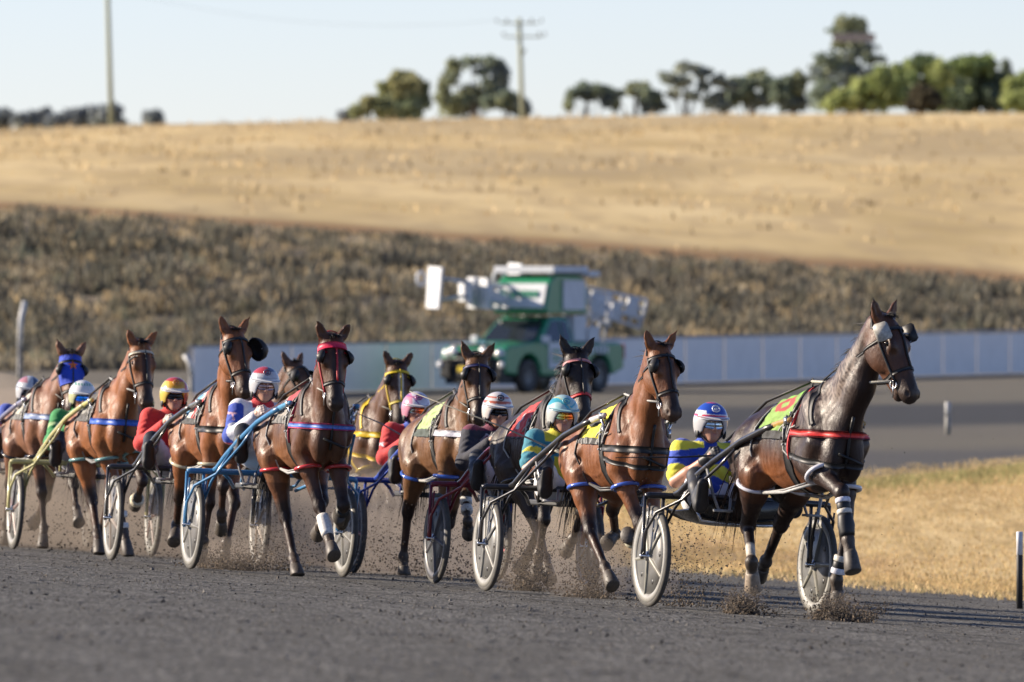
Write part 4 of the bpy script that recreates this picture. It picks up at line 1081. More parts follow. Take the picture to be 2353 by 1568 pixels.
# infield grass between the two arms of the course
near = np.array([(-1.9, 135), (-1.2, 127), (0.4, 121), (1.9, 118), (3.3, 114), (4.75, 109.3), (6.4, 103), (8.6, 96), (12, 87), (18, 74)])
far = np.array([(-1.9, 135), (-1.2, 139), (0.4, 144), (3, 152), (5.2, 159), (8.2, 171), (14, 190), (24, 225)])
def infield_left(y):
    if y <= 135: return float(np.interp(-y, -near[:, 1], near[:, 0]))
    return float(np.interp(y, far[:, 1], far[:, 0]))
m, n, l, b = node_mat('infield_turf'); P = geo_pos(n); b.inputs['Roughness'].default_value = 1; b.inputs['Specular IOR Level'].default_value = .05
n1 = noise(n, l, P, 2.2, 5, .6, (1.2, .10, 1)); n2 = noise(n, l, P, .3, 3, .5, (1, .15, 1))
g = ramp(n, l, n1, [(.36, (.42, .30, .14)), (.5, (.56, .415, .205)), (.64, (.68, .52, .27))])
g = mix(n, l, maprange(n, l, n2, .5, .7, 0., .5), g, (.40, .24, .13)); l.new(g, b.inputs['Base Color'])
def wig(y): return .12*math.sin(y*1.7)+.08*math.sin(y*4.1+1)+.05*math.sin(y*9.3)
grid_sheet('infield_grass', lambda y: np.concatenate([infield_left(y)+wig(y)+np.linspace(0, 1, 12)**1.5*12, infield_left(y)+np.array([20, 40, 70.])]), np.concatenate([np.arange(74, 224, 1.)]), m, dz=.012)

def blades(name, pts, hgt, wid, cols, mat_, label, cat, spread=.5, per=3, jv=.5, pv=.12):
    """many thin upright blades, one mesh"""
    n_ = len(pts)*per; base = np.repeat(pts, per, 0)+np.c_[rng.normal(0, spread, n_), rng.normal(0, spread, n_), np.zeros(n_)]
    base[:, 2] = G(base[:, 0], base[:, 1])-.01
    H_ = hgt*rng.uniform(.5, 1.3, n_); a = rng.uniform(0, math.pi, n_); lean = rng.normal(0, .3, (n_, 2))*H_[:, None]
    dx = np.c_[np.cos(a), np.sin(a), 0*a]*(wid*rng.uniform(.6, 1.4, n_))[:, None]
    tip = base+np.c_[lean, H_]
    V = np.stack([base-dx, base+dx, tip], 1).reshape(-1, 3); F = np.arange(n_*3).reshape(-1, 3)
    ci = rng.integers(0, len(cols), n_); jit = rng.uniform(.75, 1.2, n_)
    x_, y_ = base[:, 0], base[:, 1]
    pn = np.sin(x_*.9+np.sin(y_*.045+1)*3)*np.sin(y_*.06+x_*.35)+.7*np.sin(x_*2.3+y_*.11)*np.sin(y_*.17-x_*.8)+.5*np.sin(x_*5.1-y_*.3); jit = (1+(jit-1)*jv)*(1+pv*pn)
    c = np.repeat(np.array(cols)[ci]*jit[:, None], 3, 0)
    o = mkmesh(name, V, F, mat_, None, c, smooth=False); tag(o, label, cat, kind='stuff'); return o
def leafmat(name, tr=.25):
    m, n, l, b = node_mat(name); ca = n.new('ShaderNodeVertexColor'); ca.layer_name = 'Col'; l.new(ca.outputs[0], b.inputs['Base Color'])
    b.inputs['Roughness'].default_value = .7; b.inputs['Specular IOR Level'].default_value = .2
    t = n.new('ShaderNodeBsdfTranslucent'); l.new(ca.outputs[0], t.inputs[0]); ms = n.new('ShaderNodeMixShader'); ms.inputs[0].default_value = tr
    l.new(b.outputs[0], ms.inputs[1]); l.new(t.outputs[0], ms.inputs[2]); l.new(ms.outputs[0], n['Material Output'].inputs[0]); return m
M_LEAF = leafmat('leaf', .4); M_DRY = leafmat('dry_blade', .3)
# infield grass blades
pp = []
while len(pp) < 17000:
    y = rng.uniform(86, 190); x = infield_left(y)+rng.uniform(-.15, 1)**1.0*rng.uniform(0, 14)
    if abs(x) < y*.05: pp.append((x, y, 0))
blades('tufts', np.array(pp), .055, .012, [(.68, .51, .27), (.62, .45, .22), (.54, .38, .18), (.50, .40, .19)], M_DRY, 'short dry yellow grass standing on the infield', 'grass', .12, 6, .35, .10)
pp = []
while len(pp) < 2600:
    y = rng.uniform(125, 186); x = infield_left(y)+abs(rng.normal(0, .9)) if y > 135 else infield_left(y)+abs(rng.normal(0, .25))
    pp.append((x, y, 0))
blades('green_tufts', np.array(pp), .09, .016, [(.28, .29, .11), (.36, .33, .14), (.42, .36, .17)], M_DRY, 'greener grass fringe where the infield meets the far course', 'grass', .15, 6)
# scrub on the bank: clumps of one plant each, from dark saltbush to bleached grass
def clump_field(name, n_c, seed, kinds, label, cat, blades_per=26):
    r = np.random.default_rng(seed); P = []; Hh = []; Cc = []; Wd = []
    for _ in range(n_c):
        y = r.uniform(307, 350); x = r.uniform(-.075, .075)*y; hgt, rad, cols = kinds[r.integers(0, len(kinds))]; sc_ = r.uniform(.55, 1.35)*(1-.55*float(sstep(335, 350, y))); m = int(blades_per*r.uniform(.6, 1.3)); base_c = np.array(cols[r.integers(0, len(cols))])*r.uniform(.7, 1.25)
        a = r.random(m)*6.28; rr = np.sqrt(r.random(m))*rad*sc_; P.append(np.c_[x+np.cos(a)*rr, y+np.sin(a)*rr, a*0]); Hh.append(hgt*sc_*(1-.5*(rr/(rad*sc_))**2)*r.uniform(.6, 1.1, m)); Cc.append(base_c*r.uniform(.8, 1.2, (m, 1))); Wd.append(np.full(m, .05*sc_))
    P = np.concatenate(P); H_ = np.concatenate(Hh); Cc = np.concatenate(Cc); Wd = np.concatenate(Wd); P[:, 2] = G(P[:, 0], P[:, 1])-.02; n_ = len(P)
    a = rng.uniform(0, math.pi, n_); dx = np.c_[np.cos(a), np.sin(a), 0*a]*Wd[:, None]; lean = rng.normal(0, .35, (n_, 2))*H_[:, None]
    V = np.stack([P-dx, P+dx, P+np.c_[lean, H_]+dx*.35, P+np.c_[lean, H_]-dx*.35], 1).reshape(-1, 3)
    o = mkmesh(name, V, np.arange(n_*4).reshape(-1, 4), M_LEAF, None, np.repeat(Cc, 4, 0), smooth=False); tag(o, label, cat, kind='stuff')
clump_field('scrub', 2200, 11, [(.62, .6, [(.15, .14, .11), (.10, .10, .085), (.19, .17, .13)]), (.42, .5, [(.24, .21, .145), (.17, .175, .125)]), (.75, .7, [(.12, .115, .09), (.16, .15, .11)])], 'dark grey olive scrub covering the cut bank behind the fence', 'scrub')
clump_field('bank_grass', 2700, 12, [(.42, .6, [(.46, .36, .21), (.38, .31, .19), (.30, .25, .16)]), (.35, .7, [(.42, .36, .25), (.34, .30, .22)])], 'bleached dead grass clumps among the scrub on the bank', 'grass', 24)
# tall dry grass of the hill
pp = []
for _ in range(800):
    y = 352+rng.random()**.6*262; pp.append((rng.uniform(-.065, .065)*y, y, 0))
pp = np.array(pp)
blades('hill_grass', pp, .26, .07, [(.58, .445, .24), (.55, .42, .225), (.52, .40, .215), (.60, .465, .26)], M_DRY, 'tall dry golden grass over the hillside', 'grass', .6, 5, .3, .2)

# ---------------------------------------------------------------- white panel fence round the far bend
A0 = at(441, 905, 240); A1 = at(2353, 855, 299); 
def fence():
    d = (A1-A0)[:2]; L = np.linalg.norm(d); d /= L; ext = 12; nseg = int((L+ext)/3.05)
    M = Matrix.Translation((A0[0], A0[1], float(G(A0[0], A0[1])))) @ Matrix.Rotation(math.atan2(d[1], d[0]), 4, 'Z')
    root = empty('panel_fence', M, 'long low white fence of flat panels round the far bend below the bank', 'fence')
    mp = mat('fence_panel', (.84, .80, .76), .55, var=.06, nscale=2); mf = mat('fence_post', (.22, .23, .25), .5)
    for i in range(nseg):
        x0 = i*3.05; P_ = lambda x: float(G(A0[0]+d[0]*x, A0[1]+d[1]*x))-M.translation.z
        mb = MB(); mb.box((x0+1.525, 0, P_(x0+1.5)+.55), (2.93, .03, 1.06)); mb.build('panel', mp, root, smooth=False)
        mb = MB(); mb.box((x0, .04, P_(x0)+.56), (.07, .07, 1.14)); mb.build('post', mf, root, smooth=False)
    mb = MB(); mb.tube([(0, 0, 1.1), (L+ext, 0, 1.1+P_(L+ext))], .03, 6); mb.build('rail', mf, root)
fence()

# ---------------------------------------------------------------- posts on the ground
def post(px, py_top, py_bot, Y, wpx, bands, label, name='marker_post', lean=0):
    p = at(px, py_bot, Y); gz = float(G(p[0], Y)); h = (YH-py_top)/PX*Y+CAMZ-gz; r = wpx/PX*Y/2
    root = empty(name, Matrix.Translation((p[0], Y, gz)) @ Matrix.Rotation(lean, 4, 'Y'), label, 'post')
    z = -.05
    for (t, c, nm) in bands:
        mb = MB(); mb.c = c; z1 = h*t; mb.lathe([(.001, z), (r, z), (r, z1-.004), (r*.9, z1), (.001, z1)], Matrix.Identity(4), 20); mb.build(nm, mat('post_paint', None, .6, var=.3, nscale=12, dirt=.3), root); z = z1
post(2343, 1222, 1407, 94.5, 15, [(.70, (.016, .017, .02), 'shaft'), (1, (.72, .74, .78), 'painted_top')], 'black marker post with a white painted top at the right edge of the course')
post(2178, 924, 1000, 196, 13, [(.55, (.30, .29, .26), 'shaft'), (1, (.50, .50, .48), 'painted_top')], 'pale grey marker post far off beside the distant course, behind the leading horse')
post(1177, 1217, 1322, 118, 14, [(.9, (.26, .27, .06), 'shaft'), (1, (.32, .34, .09), 'painted_top')], 'dull yellow-green marker post standing behind the kicked up dirt')
def lamp(px, yt, yb, Y, label, bend, col):
    p = at(px, yb, Y); gz = float(G(p[0], Y)); k = Y/PX; h = (yb-yt)*k
    root = empty('bent_pole', Matrix.Translation((p[0], Y, gz)), label, 'pole')
    z0 = p[2]-gz
    mb = MB(); mb.c = col; mb.tube([(0, 0, -.1), (0, 0, z0+h*.5)], .05, 8); mb.build('pole', mat('galvanised', None, .5, var=.2), root)
    mb = MB(); mb.c = (.62, .62, .60); mb.tube([(0, 0, z0+h*.5), (bend*k*.25, 0, z0+h*.8), (bend*k, 0, z0+h)], .06, 8); mb.build('head', mat('galvanised', None, .5, var=.2), root)
lamp(45, 692, 905, 238, 'thin pale pole with a bent top at the far left of the course', 12, (.16, .16, .16))
lamp(440, 815, 905, 236, 'leaning grey stay post beside the left end of the white fence', -16, (.22, .22, .21))

# ---------------------------------------------------------------- power poles
M_POLE = mat('weathered_timber', (.34, .36, .24), .9, var=.2)
tops = []
for (xt, yt, xb, yb, Y, lab, arms) in ((246, -40, 257, 290, 596, 'tall timber power pole on the hill crest, its top above the picture', 0), (1193, 42, 1203, 262, 640, 'timber power pole with two cross arms on the hill crest behind the round trees', 1)):
    p0 = at(xb, yb+6, Y); p0[2] = min(p0[2], float(G(p0[0], Y))); p1 = at(xt, yt, Y)
    root = empty('power_pole', Matrix.Translation(p0), lab, 'power pole', 'power poles on the hill crest'); q = Vector(p1-p0)
    mb = MB(); mb.tube([(0, 0, -.5), tuple(q)], [.15, .12], 10); mb.build('pole', M_POLE, root)
    if arms:
        for dz, w_, nm in ((-.28, 1.25, 'cross_arm'), (-1.05, 1.25, 'cross_arm')):
            mb = MB(); c = q+Vector((0, 0, dz)); mb.box(c+Vector((.25 if dz < -1 else 0, .1, 0)), (w_*1.7, .09, .08)); mb.build(nm, M_POLE, root, smooth=False)
            for sx in ((-1, -.55, .55, 1) if dz > -1 else (-.9, .7, .95)):
                mb = MB(); mb.c = (.2, .2, .2); mb.lathe([(.02, 0), (.07, .03), (.05, .1), (.08, .14), (.03, .2)], Matrix.Translation(c+Vector((sx*w_+(.25 if dz < -1 else 0), .1, .05))), 8); mb.build('insulator', mat('insulator', (.12, .12, .11), .4), root)
        mb = MB(); mb.tube([q+Vector((0, 0, -2.3)), q+Vector((.35, 0, -1.75))], .07, 6); mb.build('bracket', M_POLE, root)
        tops.append(p1+np.array([-1.2, .1, -.1]))
    else: tops.append(p1+np.array([0, 0, -.3]))
mb = MB(); a, b_ = tops; pts = []
for t in np.linspace(0, 1, 24): q = a*(1-t)+b_*t; q[2] -= 1.6*4*t*(1-t)*.6; pts.append(q)
mb.tube(pts, .006, 4); o = mb.build('power_line', mat('wire', (.1, .1, .1), .6)); tag(o, 'thin sagging wire strung between the two power poles', 'wire')

# ---------------------------------------------------------------- trees on the crest
M_BARK = mat('bark', (.12, .10, .08), .9, var=.4)
def tree(x0, x1, yt, Y, cols, label, clumps, name='tree', leaf=.30, dens=1.0, yb=262, seed=0, extra=None, group='trees along the hill crest'):
    r = np.random.default_rng(seed+abs(int(x0))); k = Y/PX; xc = (x0+x1)/2; p = at(xc, yb, Y); gz = float(G(p[0], Y))
    top = (YH-yt)*k+CAMZ; bot = p[2]; W = (x1-x0)*k; Hh = top-gz; vis = bot-gz
    root = empty(name, Matrix.Translation((p[0], Y, gz)), label, 'tree' if 'bush' not in name else 'bush', group)
    mb = MB(); mb.tube([(0, 0, -.5), (r.normal(0, .1), 0, vis), (0, 0, vis+(Hh-vis)*.55)], [.03*Hh+.05, .025*Hh, .02*Hh*.5], 8)
    V = []; Cc = []
    for (cx, cy, rx, ry, ci) in clumps:
        c = np.array([(cx-.5)*W, r.normal(0, .15*W), vis+(Hh-vis)*cy]); rad = np.array([rx*W, min(rx*W, 1.8*ry*(Hh-vis)+.3), ry*(Hh-vis)])
        mb.tube([(0, 0, vis*.6), tuple(c*[.5, .5, .75]), tuple(c)], [.05, .035, .02], 5)
        rx, ry = rx*1.28, ry*1.2; nn_ = int(dens*520*max(.25, rx*ry*12)); d = r.normal(size=(nn_, 3)); d /= np.linalg.norm(d, axis=1)[:, None]; rr = r.random(nn_)**.45
        lump = 1+.18*np.sin(d[:, 0]*5+cx*20)+.15*np.sin(d[:, 2]*7+cy*9)
        q = c+d*(rr*lump)[:, None]*rad
        s_ = leaf*r.uniform(.5, 1.2, nn_); u1 = r.normal(size=(nn_, 3)); u1 /= np.linalg.norm(u1, axis=1)[:, None]; u2 = np.cross(u1, r.normal(size=(nn_, 3))); u2 /= np.linalg.norm(u2, axis=1)[:, None]
        V.append(np.stack([q-u1*s_[:, None], q+u2*s_[:, None]*.6, q+u1*s_[:, None], q-u2*s_[:, None]*.6], 1).reshape(-1, 3))
        cc = np.array(cols[ci % len(cols)])*r.uniform(.7, 1.25, nn_)[:, None]; Cc.append(np.repeat(cc, 4, 0))
    mb.build('trunk', M_BARK, root)
    nf = int(dens*700); cl_ = np.array([(c[0], c[1], c[2], c[3]) for c in clumps]); i0 = r.integers(0, len(cl_), nf); i1 = r.integers(0, len(cl_), nf); tt = r.random(nf)
    dd_ = np.hypot(cl_[i0, 0]-cl_[i1, 0], cl_[i0, 1]-cl_[i1, 1]); ok = dd_ < .42; i0, i1, tt = i0[ok], i1[ok], tt[ok]; nf = len(i0)
    cx_ = cl_[i0, 0]*(1-tt)+cl_[i1, 0]*tt+r.normal(0, .03, nf); cy_ = cl_[i0, 1]*(1-tt)+cl_[i1, 1]*tt+r.normal(0, .03, nf)
    q = np.stack([(cx_-.5)*W, r.normal(0, .12*W, nf), vis+(Hh-vis)*cy_], 1); s_ = leaf*r.uniform(.4, .9, nf); u1 = r.normal(size=(nf, 3)); u1 /= np.linalg.norm(u1, axis=1)[:, None]; u2 = np.cross(u1, r.normal(size=(nf, 3))); u2 /= np.linalg.norm(u2, axis=1)[:, None]
    V.append(np.stack([q-u1*s_[:, None], q+u2*s_[:, None]*.6, q+u1*s_[:, None], q-u2*s_[:, None]*.6], 1).reshape(-1, 3)); Cc.append(np.repeat(np.array(cols)[r.integers(0, len(cols), nf)]*r.uniform(.8, 1.4, nf)[:, None], 4, 0))
    V = np.concatenate(V); mkmesh('crown', V, np.arange(len(V)).reshape(-1, 4), M_LEAF, root, np.concatenate(Cc), smooth=False)
    if extra: extra(root, k, gz, p)
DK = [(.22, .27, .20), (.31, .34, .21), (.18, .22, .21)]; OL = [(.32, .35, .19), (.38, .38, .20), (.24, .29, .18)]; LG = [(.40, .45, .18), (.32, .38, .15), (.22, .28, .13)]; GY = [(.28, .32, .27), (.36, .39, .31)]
def rc(n_, seed, lo=.1, hi=.95, rx=(.10, .2), ry=(.10, .2)):
    q = np.random.default_rng(seed); out = []
    for i in range(n_): out.append((q.uniform(.08, .92), q.uniform(lo, hi), q.uniform(*rx), q.uniform(*ry), int(q.integers(0, 3))))
    return out
tree(805, 895, 214, 690, OL, 'low olive bush at the left end of the crest trees', [(.2, .15, .22, .2, 0), (.5, .5, .25, .35, 1), (.8, .35, .25, .4, 0)], 'bush')
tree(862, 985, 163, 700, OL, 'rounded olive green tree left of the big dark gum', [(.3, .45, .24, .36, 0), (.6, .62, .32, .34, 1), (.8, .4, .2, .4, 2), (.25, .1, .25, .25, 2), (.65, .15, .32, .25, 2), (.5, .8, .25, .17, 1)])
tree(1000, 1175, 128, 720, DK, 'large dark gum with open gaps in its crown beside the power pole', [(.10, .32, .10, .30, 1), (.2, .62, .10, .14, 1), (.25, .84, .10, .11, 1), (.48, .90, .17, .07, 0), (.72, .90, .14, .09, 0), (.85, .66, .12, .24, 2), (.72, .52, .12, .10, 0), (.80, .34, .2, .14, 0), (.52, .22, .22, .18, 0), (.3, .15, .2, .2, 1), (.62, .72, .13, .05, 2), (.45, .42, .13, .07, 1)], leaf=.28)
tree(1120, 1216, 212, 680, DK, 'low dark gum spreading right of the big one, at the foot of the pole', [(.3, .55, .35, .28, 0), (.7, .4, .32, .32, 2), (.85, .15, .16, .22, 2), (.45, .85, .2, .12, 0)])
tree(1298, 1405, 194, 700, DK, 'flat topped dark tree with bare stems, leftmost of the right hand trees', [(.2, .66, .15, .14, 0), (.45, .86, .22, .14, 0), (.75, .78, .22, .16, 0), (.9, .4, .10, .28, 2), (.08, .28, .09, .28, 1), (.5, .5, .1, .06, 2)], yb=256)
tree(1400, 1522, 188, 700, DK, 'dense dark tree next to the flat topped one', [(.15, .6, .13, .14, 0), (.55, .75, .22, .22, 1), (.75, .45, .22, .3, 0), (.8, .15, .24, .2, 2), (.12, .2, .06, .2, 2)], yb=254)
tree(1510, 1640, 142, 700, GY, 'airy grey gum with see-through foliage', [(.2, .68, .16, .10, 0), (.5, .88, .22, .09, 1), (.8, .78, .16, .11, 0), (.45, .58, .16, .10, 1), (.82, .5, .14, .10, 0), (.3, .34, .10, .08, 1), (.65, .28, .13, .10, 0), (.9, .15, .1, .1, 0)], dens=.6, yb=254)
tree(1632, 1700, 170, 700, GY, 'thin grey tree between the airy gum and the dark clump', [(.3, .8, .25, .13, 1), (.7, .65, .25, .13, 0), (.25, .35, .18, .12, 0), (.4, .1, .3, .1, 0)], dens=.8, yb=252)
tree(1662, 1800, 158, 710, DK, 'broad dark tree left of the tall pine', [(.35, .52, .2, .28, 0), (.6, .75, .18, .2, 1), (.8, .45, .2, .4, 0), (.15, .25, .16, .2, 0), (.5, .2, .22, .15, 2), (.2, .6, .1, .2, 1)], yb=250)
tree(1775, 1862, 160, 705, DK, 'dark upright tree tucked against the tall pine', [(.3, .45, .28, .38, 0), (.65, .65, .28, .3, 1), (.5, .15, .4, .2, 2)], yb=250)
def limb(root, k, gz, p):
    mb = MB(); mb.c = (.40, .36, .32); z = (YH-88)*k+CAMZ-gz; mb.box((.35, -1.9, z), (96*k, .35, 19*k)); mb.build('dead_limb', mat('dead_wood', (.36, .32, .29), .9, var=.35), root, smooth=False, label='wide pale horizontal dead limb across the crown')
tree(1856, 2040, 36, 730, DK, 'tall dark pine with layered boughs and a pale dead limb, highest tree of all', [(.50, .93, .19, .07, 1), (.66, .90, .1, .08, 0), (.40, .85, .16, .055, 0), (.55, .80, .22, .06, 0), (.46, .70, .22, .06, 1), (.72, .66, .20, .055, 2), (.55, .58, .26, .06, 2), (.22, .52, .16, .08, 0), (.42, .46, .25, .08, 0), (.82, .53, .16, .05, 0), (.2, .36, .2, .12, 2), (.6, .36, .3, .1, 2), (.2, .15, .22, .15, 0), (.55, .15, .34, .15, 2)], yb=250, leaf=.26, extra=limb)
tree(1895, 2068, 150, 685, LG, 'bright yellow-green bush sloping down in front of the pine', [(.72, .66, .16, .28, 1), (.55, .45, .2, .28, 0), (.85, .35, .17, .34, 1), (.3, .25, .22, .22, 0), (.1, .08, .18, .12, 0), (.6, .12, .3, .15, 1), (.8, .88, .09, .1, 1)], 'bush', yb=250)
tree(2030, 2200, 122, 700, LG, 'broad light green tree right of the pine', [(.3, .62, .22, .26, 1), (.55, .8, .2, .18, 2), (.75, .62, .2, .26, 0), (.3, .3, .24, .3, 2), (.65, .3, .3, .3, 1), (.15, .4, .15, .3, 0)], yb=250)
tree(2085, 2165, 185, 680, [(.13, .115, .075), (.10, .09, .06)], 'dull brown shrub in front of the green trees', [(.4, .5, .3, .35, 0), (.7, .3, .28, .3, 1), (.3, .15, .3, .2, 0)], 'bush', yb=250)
tree(2165, 2322, 128, 705, [(.26, .33, .13), (.11, .15, .11), (.13, .17, .11)], 'dark rounded tree with a sunlit top near the right edge', [(.3, .78, .24, .18, 0), (.6, .82, .22, .16, 0), (.4, .5, .3, .28, 1), (.72, .5, .25, .28, 2), (.35, .18, .34, .24, 2), (.75, .18, .26, .22, 1)], yb=250)  # sunlight on the top clumps is painted as a lighter leaf colour
tree(2120, 2260, 140, 712, [(.24, .30, .14), (.30, .36, .16), (.17, .22, .13)], 'mid green tree filling the gap between the broad light tree and the rounded dark one', [(.3, .7, .3, .25, 0), (.65, .75, .3, .22, 1), (.5, .4, .4, .35, 2), (.25, .2, .3, .25, 0), (.75, .2, .3, .25, 2)], yb=250)
tree(2292, 2330, 140, 760, DK, 'narrow dark spire tree behind the rounded one', [(.5, .85, .2, .15, 0), (.5, .5, .4, .3, 0), (.5, .2, .5, .25, 2)], yb=250)
tree(2305, 2420, 165, 690, LG, 'lime green bush cut by the right edge', [(.25, .55, .22, .32, 0), (.5, .75, .3, .22, 1), (.7, .4, .3, .4, 1), (.3, .2, .3, .25, 0)], 'bush', yb=250)
HZ = [(.32, .36, .38), (.27, .31, .33), (.34, .37, .34)]  # blue-grey leaf colours with the distance haze painted in
for i, (x0, x1, yt, Y, lab) in enumerate(((-30, 32, 250, 1010, 'hazy dark tree at the extreme left of the skyline'), (28, 92, 258, 1000, 'low hazy tree second from the left on the skyline'), (85, 120, 248, 1040, 'small grey skyline tree, third from the left'), (110, 160, 262, 990, 'lowest hazy bush left of the tall power pole'), (155, 215, 246, 1005, 'hazy tree just left of the tall power pole'), (205, 285, 238, 1000, 'dark blue-grey tree standing behind the foot of the tall power pole'), (330, 375, 254, 1030, 'small lone hazy tree right of the tall power pole'))):
    tree(x0, x1, yt, Y, HZ, lab, [(.3, .5, .28, .4, 0), (.65, .65, .3, .3, 1), (.5, .2, .45, .3, 2)], 'tree', leaf=.4, yb=290, dens=.8, group='distant skyline trees on the left')
tree(770, 830, 259, 700, HZ, 'tiny bush peeping over the crest on its own', [(.5, .5, .4, .4, 0)], 'bush', yb=272)
# ---------------------------------------------------------------- starting vehicle: green ute with folded barrier arms
def make_ute():
    Y = 251.0; p = at(1225, 900, Y); M = Matrix.Translation((p[0], Y, float(G(p[0], Y))))
    psi = R(33); f = Vector((-math.sin(psi), -math.cos(psi), 0)); l_ = Vector((math.cos(psi), -math.sin(psi), 0)) 
    Rm = Matrix.Identity(4)
    for i, v in enumerate((f, l_, Vector((0, 0, 1)))):
        for j in range(3): Rm[j][i] = v[j]
    # f x l = up? keep a right handed frame
    if f.cross(l_).z < 0:
        l_ = -l_
        for j in range(3): Rm[j][1] = l_[j]
    side = 1 if l_.x > 0 else -1           # local side that faces the picture
    Rm = Rm @ Matrix.Scale(.93, 4)
    root = empty('starting_car', M @ Rm, 'green pickup with white folded starting gate arms and a raised cabin on its back', 'vehicle')
    green = mat('green_paint', (.025, .23, .11), .3, coat=.6, var=.08); dark = mat('dark_plastic', (.015, .016, .017), .5); glass = mat('car_glass', (.02, .025, .03), .08, spec=.8)
    white = mat('white_paint', (.60, .62, .64), .45, var=.1, nscale=3); lamp = mat('lamp_lens', (.8, .8, .78), .1, coat=1); yel = mat('plate_yellow', (.75, .55, .02), .5); red = mat('tail_red', (.4, .02, .02), .3)
    W = .90
    XZ = Matrix(((1, 0, 0, 0), (0, 0, -1, 0), (0, 1, 0, 0), (0, 0, 0, 1)))
    def prof(poly, w, name, m, parent=root, bevel=.05):
        mb = MB(); mb.prism(poly, -w, w, XZ); return mb.build(name, m, parent, smooth=False, bevel=bevel)
    # lower body with hood, cut for the wheels
    def arch(cx): return [(cx+.50*math.cos(a), .40+.50*math.sin(a)) for a in np.linspace(0, math.pi, 9)]
    body = [(2.55, .45), (2.62, .75), (2.58, 1.02), (2.40, 1.10), (1.15, 1.22), (.95, 1.16), (-2.45, 1.16), (-2.60, 1.10), (-2.62, .55), (-2.2, .42)]
    lower = arch(-1.55)[::-1]; low2 = arch(1.55)[::-1]
    body += [q for q in lower]+[(-.9, .38), (.9, .38)]+[q for q in low2]+[(2.2, .42)]
    prof(body, W, 'body', green)
    cab = [(1.12, 1.14), (.42, 1.74), (.2, 1.79), (-.28, 1.79), (-.42, 1.72), (-.48, 1.14)]
    mb = MB(); n_ = len(cab); V = []
    for s_ in (-1, 1):
        for (x, z) in cab: V.append((x, s_*(W-.03-.18*(z-1.14)/.65), z))
    mb.add(V, [tuple(range(n_)), tuple(range(n_, 2*n_))[::-1]]+[(i, n_+i, n_+(i+1) % n_, (i+1) % n_) for i in range(n_)]); mb.build('cabin', green, root, smooth=False, bevel=.04)
    # windscreen and side windows, proud of the cabin
    mb = MB(); mb.add([(1.085, -.74, 1.19), (1.085, .74, 1.19), (.49, .62, 1.70), (.49, -.62, 1.70)], [(0, 1, 2, 3)]); o = mb.build('windscreen', glass, root); o.location = (.03, 0, .02)
    for s_ in (-1, 1):
        for poly in (((.90, 1.20), (.33, 1.69), (.06, 1.70), (.06, 1.20)), ((-.0, 1.20), (-.0, 1.70), (-.30, 1.69), (-.36, 1.20))):
            mb = MB(); mb.add([(x, s_*(W-.012-.18*(z-1.14)/.65), z) for x, z in poly], [(0, 1, 2, 3)]); mb.build('side_window', glass, root)
    # tub opening
    mb = MB(); mb.box((-1.85, 0, 1.165), (1.35, 1.5, .02)); mb.build('tub_floor', dark, root, smooth=False)
    # front
    mb = MB(); mb.box((2.63, 0, .55), (.18, 1.72, .42)); mb.box((2.64, 0, .85), (.10, .9, .28)); mb.build('bumper', dark, root, smooth=False, bevel=.04)
    mb = MB(); mb.box((2.30, 0, .33), (.7, 1.5, .25)); mb.box((0, 0, .40), (3.4, 1.5, .16)); mb.build('chassis', dark, root, smooth=False)
    mb = MB()
    for y in (-.55, .55): mb.tube([(2.74, y, .4), (2.78, y, .8), (2.70, y, 1.12)], .035, 8)
    mb.tube([(2.74, -.8, .78), (2.79, 0, .80), (2.74, .8, .78)], .035, 8); mb.tube([(2.70, -.55, 1.12), (2.70, .55, 1.12)], .035, 8); mb.build('bull_bar', dark, root)
    for s_ in (-1, 1):
        mb = MB(); mb.ball((2.55, s_*.72, .93), (.09, .17, .11), 12); mb.build('headlight', lamp, root)
        mb = MB(); mb.ball((2.80, s_*.42, .98), (.07, .12, .12), 12); mb.build('spotlight', lamp, root)
        mb = MB(); mb.ball((2.70, s_*.86, .66), (.06, .09, .09), 10); mb.build('spotlight', lamp, root)
        mb = MB(); mb.box((.98, s_*1.0, 1.25), (.12, .2, .18)); mb.build('mirror', white, root, smooth=False, bevel=.03)
        mb = MB(); mb.box((-2.62, s_*.84, .95), (.05, .12, .35)); mb.build('tail_light', red, root, smooth=False)
    mb = MB(); mb.box((2.82, -.1, .56), (.02, .38, .13)); mb.build('number_plate', yel, root, smooth=False)
    for x in (1.55, -1.55):
        for s_ in (-1, 1):
            w_ = empty_part('wheel', root); w_.matrix_local = Matrix.Translation((x, s_*.80, .385)) @ Matrix.Rotation(R(90), 4, 'X')
            mb = MB(); mb.lathe([(.22, -.12), (.34, -.125), (.385, -.09), (.385, .09), (.34, .125), (.22, .12)], Matrix.Identity(4), 28, True); mb.build('tyre', M_RUBBER, w_)
            mb = MB(); mb.c = (.12, .12, .12); mb.lathe([(.01, -.09), (.16, -.07), (.23, -.11), (.23, .11), (.16, .07), (.01, .09)], Matrix.Identity(4), 20); mb.build('rim', M_WHEEL, w_)
    # door badge and tub lettering
    ys = side*(W+.012)
    mb = MB(); mb.box((.42, ys, .87), (.62, .02, .62)); mb.build('door_sign', white, root, smooth=False)
    mb = MB()
    for z in (.75, .85, .98): mb.box((.42, ys*1.016, z), (.36, .012, .06))
    mb.build('door_sign_lettering', green, root, smooth=False)
    mb = MB()
    for q in range(7): mb.box((-.75-.18*q, ys, 1.0+.01*(q % 2)), (.11, .012, .16+.04*(q % 3)))
    mb.build('tub_lettering', white, root, smooth=False)
    mb = MB()
    for q in range(4): mb.box((2.32-.0*q, -.35+.24*q, 1.16-.0), (.16, .14, .012))
    mb.build('hood_lettering', white, root, smooth=False)
